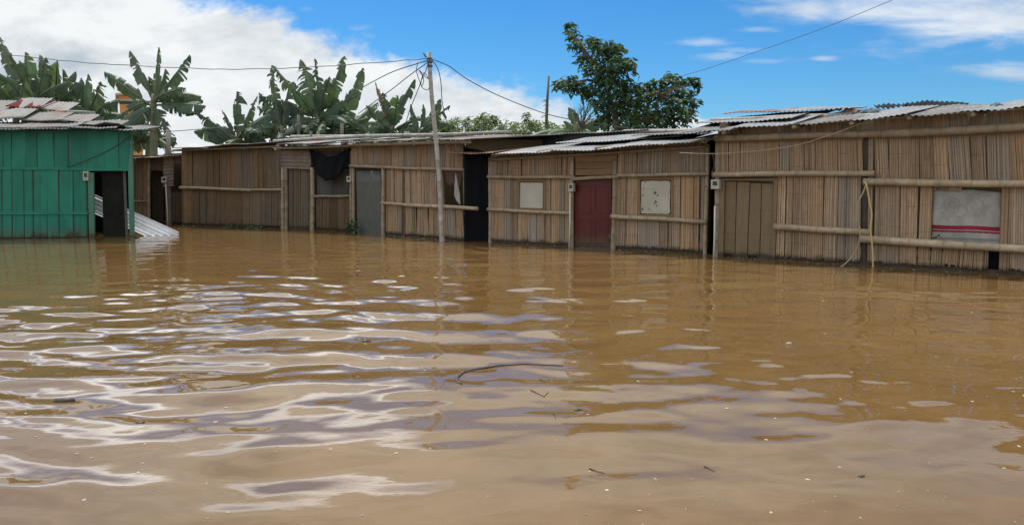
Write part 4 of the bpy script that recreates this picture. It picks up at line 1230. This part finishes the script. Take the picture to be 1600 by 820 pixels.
banana('banana plant left of the utility pole with a single tall folded leaf', (612, 208), 26,
       [(586, 128, .22, .2, .02), (648, 124, .42, 0, .02), (598, 145, .45), (572, 165, .5), (650, 195, .45), (622, 150, .5), (600, 172, .6), (575, 200, .5)], 612, 9, dry=(0,), extra=12)
banana('small banana plant directly behind the utility pole', (656, 212), 25,
       [(642, 163, .32, 0, .0), (661, 163, .2, 0, .0), (688, 155, .36, .2, .02), (703, 165, .38, -.1, .02), (636, 198, .4), (680, 190, .4)], 657, 10)

# ================================================================== leafy tree
def leaf_cards(mb, c, r, n, size, rnd, flat=.8, hang=.5, tone=(.8, 1.15)):
    for _ in range(n):
        d = Vector((rnd.gauss(0, 1), rnd.gauss(0, 1), rnd.gauss(0, 1)))
        d = d.normalized() * r * (rnd.random() ** .45)
        d.z *= flat
        p = c + d
        L = size * rnd.uniform(.65, 1.25); W_ = L * rnd.uniform(.42, .62)
        ax = Vector((rnd.uniform(-1, 1), rnd.uniform(-1, 1), rnd.uniform(-1.2, .5) * hang - .1)).normalized()
        sd_ = ax.cross(Vector((rnd.uniform(-.6, .6), rnd.uniform(-.6, .6), 1))).normalized()
        nn = sd_.cross(ax)
        k = rnd.uniform(.08, .3) * W_
        vs = [p, p + ax * L * .35 + sd_ * W_ * .5 + nn * k, p + ax * L * .75 + sd_ * W_ * .36 + nn * k * .6, p + ax * L - nn * .12 * L,
              p + ax * L * .75 - sd_ * W_ * .36 + nn * k * .6, p + ax * L * .35 - sd_ * W_ * .5 + nn * k, p + ax * L * .5]
        mb.add(vs, [(0, 1, 6), (1, 2, 6), (2, 3, 6), (3, 4, 6), (4, 5, 6), (5, 0, 6)], rnd.uniform(*tone), [.3, 0, 0, 0, 0, 0, .25])
    return mb
TY = 19.5
tree = thing('leafy_tree', 'dark green broad leaved tree standing behind the red door house', 'tree', Vector((at(968, 300, TY).x, TY, 0)))
cl = [(889, 40, 8), (896, 54, 12), (905, 72, 15), (915, 92, 17), (899, 68, 8), (928, 70, 11), (925, 62, 7), (938, 78, 14), (951, 72, 12), (960, 82, 15), (966, 75, 9), (945, 98, 20), (925, 108, 17), (962, 105, 20), (978, 104, 15), (982, 96, 9), (940, 122, 22), (965, 128, 22),
      (876, 132, 12), (890, 126, 12), (893, 138, 14), (908, 134, 13), (918, 146, 15), (935, 145, 20), (958, 152, 24), (980, 142, 18), (1000, 138, 14), (1018, 134, 12), (1036, 132, 13), (1050, 124, 10), (1060, 130, 12), (1072, 128, 9), (1084, 126, 9), (1046, 118, 7), (1088, 134, 7),
      (990, 160, 22), (1012, 152, 18), (1035, 152, 20), (1058, 148, 18), (1076, 146, 12), (1078, 160, 12), (1052, 168, 20), (1028, 175, 22), (1004, 180, 24), (975, 176, 24), (948, 176, 18), (935, 166, 12), (1068, 182, 18), (1080, 172, 9), (1046, 190, 20), (1015, 196, 20), (985, 196, 20), (958, 198, 18), (932, 190, 8)]
trn = random.Random(3)
tb = at(968, 300, TY); tb.z = -.3
tm = at(966, 205, TY)
mb = MB(); mb.tube([tb, tb.lerp(tm, .6) + Vector((.04, 0, 0)), tm, at(958, 170, TY), at(945, 130, TY), at(925, 95, TY), at(903, 60, TY)], [.13, .11, .095, .07, .05, .03, .012], 10)
trunk = mb.build('trunk', M['bark'], tree, smooth=True)
mb = MB()
forks = [at(966, 205, TY), at(958, 170, TY), at(945, 130, TY), at(925, 95, TY)]
main = [(1030, 170), (1075, 135), (890, 130), (975, 95), (1000, 150), (1060, 178)]
for (x, y) in main:
    q = at(x, y, TY + trn.uniform(-.8, .8)); s_ = min(forks[:3], key=lambda f_: (f_ - q).length + .8 * max(0, f_.z - q.z + .2))
    mb.tube([s_, s_.lerp(q, .5) + Vector((0, 0, .08)), q], [.05, .033, .012], 7)
    forks.append(s_.lerp(q, .6))
mb.build('limbs', M['bark'], tree, smooth=True)
mb = MB(); tw = MB()
for (x, y, r_) in cl:
    c = at(x, y, TY + trn.uniform(-.9, .9)); rr = r_ * TY / F
    leaf_cards(mb, c, rr * 1.08, int(14 + 1050 * rr * rr), .165, trn, tone=(.7, 1.2))
    s_ = min(forks, key=lambda f_: (f_ - c).length)
    tw.tube([s_, s_.lerp(c, .55) + Vector((0, 0, -.04)), c], [.014, .01, .005], 5)
mb.build('crown', M['tree_leaf'], tree)
tw.build('twigs', M['bark'], tree)

# thicket of vines behind the roofs, thin vine pole, bare shrub, leafless stump
mb = MB(); vr = random.Random(8)
for k in range(170):
    x = vr.uniform(682, 900); prof = 193 - 9 * math.exp(-((x - 760) / 38.0) ** 2) - 4 * math.sin(x * .09) ** 2 + max(0, x - 840) * .18
    y = vr.uniform(prof, 216)
    leaf_cards(mb, at(x, y, 28 + vr.uniform(-1.2, 1.2)), vr.uniform(.12, .3), 26, .13, vr)
for k in range(60):
    x = vr.uniform(680, 1090); leaf_cards(mb, at(x, vr.uniform(208, 224), 28 + vr.uniform(-1, 1)), .4, 30, .15, vr)
for (x, y) in ((727, 190), (772, 184), (822, 180), (822, 187), (772, 190), (727, 195)):
    leaf_cards(mb, at(x, y, 28), .13, 34, .14, vr)
tag(mb.build('vine_thicket', M['vine_leaf']), 'pale green thicket of climbing vines showing above the middle roofs', 'thicket', kind='stuff')
vp = thing('vine_pole', 'thin vertical stick wrapped in vines left of the leafy tree', 'pole', Vector((at(854, 300, 24).x, 24, 0)))
p0 = at(853, 300, 24); p0.z = -.2
MB().tube([p0, at(853.5, 200, 24), at(855, 160, 24), at(857.5, 119, 24)], [.06, .05, .042, .03], 8).build('shaft', M['bark'], vp, smooth=True)
mb = MB()
for y in (158, 164, 170, 176, 182, 190, 196, 202): leaf_cards(mb, at(854 + vr.uniform(-3, 3), y, 24), .07 + .02 * (y > 175), 9, .09, vr)
mb.build('vine', M['vine_leaf'], vp)
bs = thing('bare_shrub', 'leafless twiggy shrub at the left foot of the leafy tree', 'shrub', Vector((at(910, 300, 21).x, 21, 0)))
mb = MB(); s0 = at(910, 300, 21); s0.z = -.2; s1 = at(909, 200, 21)
mb.tube([s0, s0.lerp(s1, .5), s1], [.05, .045, .035], 7); mb.build('trunk', M['bark'], bs, smooth=True)
mb = MB()
for k in range(26):
    e_ = at(vr.uniform(892, 935), vr.uniform(150, 190), 21 + vr.uniform(-.4, .4))
    m_ = s1.lerp(e_, .45) + Vector((vr.uniform(-.1, .1), 0, vr.uniform(0, .12)))
    mb.tube([s1 + Vector((0, 0, vr.uniform(-.1, .1))), m_, e_], [.016, .010, .004], 5)
    for q in range(3):
        e2 = m_.lerp(e_, vr.uniform(.2, .9)) + Vector((vr.uniform(-.15, .15), vr.uniform(-.1, .1), vr.uniform(.02, .2)))
        mb.tube([m_.lerp(e_, .3), e2], [.007, .003], 4)
mb.build('twigs', M['bark'], bs)
banana('stubby young banana plant with one short blunt leaf beside the bare shrub', (898, 208), 23,
       [(888, 168, .40, .1, .0), (900, 180, .3, .2, .0), (916, 190, .3), (880, 190, .25)], 898, 21, tone=1.5)

# stub posts standing behind the huts
for i, (x, y, Y, r_, lb) in enumerate(((466.5, 180, 24.5, .045, 'bare grey post standing behind the black tarp house'), (534.5, 193, 24, .05, 'short pale post stub behind the grey door house'), (486, 205, 21.0, .035, 'thin stick rising through the roof edge above the black tarp'))):
    b0 = at(x, 300, Y); b0.z = -.3
    o = bamboo(MB(), b0, at(x, y, Y), r_, seed=200 + i).build('wooden_post', M['stub'], None, smooth=True)
    tag(o, lb, 'post', 'posts behind the huts')

# orange building far behind
OB = Vector((at(202, 300, 48).x, 48, 0))
ob = thing('orange_building', 'narrow orange building glimpsed between the banana leaves', 'building', OB)
x0, x1 = at(186, 150, 48).x, at(219, 150, 48).x
zt, zp = zat(48, 149), zat(48, 158)
def bxx(mb, xa, xb, ya, yb, za, zb, tone=1.0):
    k = yb / ya         # the far corners follow the building's own skewed plot
    return mb.box8([(xa, ya, za), (xb, ya, za), (xb * k, yb, za), (xa * k, yb, za), (xa, ya, zb), (xb, ya, zb), (xb * k, yb, zb), (xa * k, yb, zb)], tone)
bxx(MB(), x0, x1, 48, 51, -.3, zt).build('wall', M['orange'], ob)
mb = MB(); bxx(mb, lerp(x0, x1, .68), x1 + .02, 47.94, 48, zat(48, 176), zt); mb.build('pale_pier', M['pale_wall'], ob)
bxx(MB(), x0 - .15, x1 + .15, 47.85, 51.15, zt, zt + .12).build('parapet', M['pale_wall'], ob)

# ================================================================== plants and debris in the water
def sprig(px, py, label, n, size, seed, spread=.22, h=.3):
    c = ground(px, py); r = random.Random(seed)
    root = thing('leafy_plant', label, 'plant', c)
    st = MB(); lf = MB()
    for k in range(7):
        e_ = c + Vector((r.uniform(-spread, spread), r.uniform(-.12, .12), r.uniform(.3, 1) * h))
        st.tube([c + Vector((0, 0, -.15)), c.lerp(e_, .6) + Vector((0, 0, .03)), e_], [.008, .006, .003], 5)
        leaf_cards(lf, e_, .07, n, size, r)
        leaf_cards(lf, c.lerp(e_, .6), .06, n, size, r)
    st.build('stem', M['bark'], root); lf.build('foliage', M['tree_leaf'], root)
sprig(545, 364.5, 'leafy green plant leaning on the wall left of the grey green door', 7, .10, 5, .22, .33)
sprig(370, 356.5, 'low green weeds at the water line below the plain bamboo wall', 4, .07, 6, .3, .08)
sprig(400, 357.5, 'tiny green weed tuft at the water line right of the other weeds', 4, .07, 7, .2, .07)

def h_at(x, y): return float(wave(np.array([x]), np.array([y]))[0])
def chunk(px, py, L, W_, H, mat, label, name='debris', rot=.2, seed=1):
    c = ground(px, py); c.z = h_at(c.x, c.y)
    r = random.Random(seed); mb = MB(); n = 10; vs = []
    ca, sa = math.cos(rot), math.sin(rot)
    for j in range(5):
        ph = math.pi * j / 4
        for i in range(n):
            th = 2 * math.pi * i / n
            k = r.uniform(.75, 1.15)
            x, y, z = L / 2 * math.sin(ph) * math.cos(th) * k, W_ / 2 * math.sin(ph) * math.sin(th) * k, H / 2 * math.cos(ph) * k
            vs.append(c + Vector((x * ca - y * sa, x * sa + y * ca, z + H * .15)))
    mb.add(vs, [(j * n + i, j * n + (i + 1) % n, (j + 1) * n + (i + 1) % n, (j + 1) * n + i) for j in range(4) for i in range(n)])
    tag(mb.build(name, M[mat], None, smooth=True), label, 'debris')
chunk(103, 626, .14, .05, .035, 'debris', 'dark floating scrap of wood at the left of the foreground water', rot=.05, seed=2)
chunk(219, 660, .05, .03, .012, 'debris', 'small dark fleck floating right of the larger scrap', seed=3)
chunk(1233, 539, .055, .04, .03, 'foam', 'small white floating lump in the right middle of the water', seed=4)
chunk(1346, 743, .035, .025, .01, 'debris', 'tiny black scrap floating in the lower right water', seed=5)
chunk(573, 532, .07, .04, .02, 'debris', 'dark floating scrap in the middle of the bright ripples', seed=6)
chunk(903, 639, .06, .03, .015, 'debris', 'dark leaf scrap floating below the curved reed', seed=7)
def twig(pix, label, r_=.0027):
    P = []
    for (x, y) in pix:
        g_ = ground(x, y); g_.z = h_at(g_.x, g_.y) + .003; P.append(g_)
    n = len(P)
    tag(MB().tube(P, [lerp(r_, r_ * .5, i / (n - 1)) for i in range(n)], 6).build('twig', M['debris'], None, smooth=True), label, 'twig')
twig([(829, 611), (840, 615), (850, 619), (857, 613)], 'short bent twig floating just below the curved reed')
twig([(843, 592), (848, 594), (850, 599)], 'tiny black twig floating beside the right end of the curved reed')
twig([(864, 646), (867, 650), (868, 655)], 'tiny upright looking twig floating below the bent one')
twig([(921, 730), (932, 734), (945, 738)], 'dark straight twig floating in the lower middle foreground')
twig([(1100, 727), (1108, 731), (1116, 736)], 'thin dark twig floating right of the straight one in the foreground')
P = []
for (x, y) in ((722, 602), (714, 598), (714, 590), (724, 582), (745, 575), (780, 571), (820, 569), (860, 570), (880, 571)):
    g_ = ground(x, y); g_.z = h_at(g_.x, g_.y) + .002
    P.append(g_)
tag(MB().tube(P, [.004, .009, .011, .012, .011, .009, .007, .005, .003], 7).build('reed', M['debris'], None, smooth=True), 'long curved dark reed floating in the middle of the water', 'reed')
# floating flecks and foam
mb = MB(); fr_ = random.Random(21)
def fleck(x, y, s_):
    z = h_at(x, y); n = fr_.randint(5, 8); an = fr_.random() * 6; el = fr_.uniform(.45, 1)
    vs = []
    for i in range(n):
        th = 2 * math.pi * i / n; k = s_ * fr_.uniform(.6, 1.1)
        dx_, dy_ = math.cos(th) * k, math.sin(th) * k * el
        vs.append(Vector((x + dx_ * math.cos(an) - dy_ * math.sin(an), y + dx_ * math.sin(an) + dy_ * math.cos(an), z + .001)))
    vs.append(Vector((x, y, z + s_ * .25 + .001)))
    mb.add(vs, [(i, (i + 1) % n, n) for i in range(n)], fr_.uniform(.5, 1.1))
for _ in range(420):
    g_ = ground(fr_.uniform(-60, 1660), 380 + 460 * fr_.random() ** .8)
    fleck(g_.x, g_.y, fr_.choice((.002, .0025, .003, .004, .005, .009)) * (1 + .09 * g_.y))
for _ in range(240):   # scum along the walls
    t_ = fr_.random(); Wq = fr_.choice((W3, W3, W5, W1, W2, W5))
    p = Wq.A.lerp(Wq.B, t_) + Wq.n * (abs(fr_.gauss(0, .13)) + .02)
    fleck(p.x, p.y, fr_.uniform(.008, .022))
tag(mb.build('foam_flecks', M['foam']), 'scattered pale flecks of foam and scum on the muddy water', 'foam', kind='stuff')
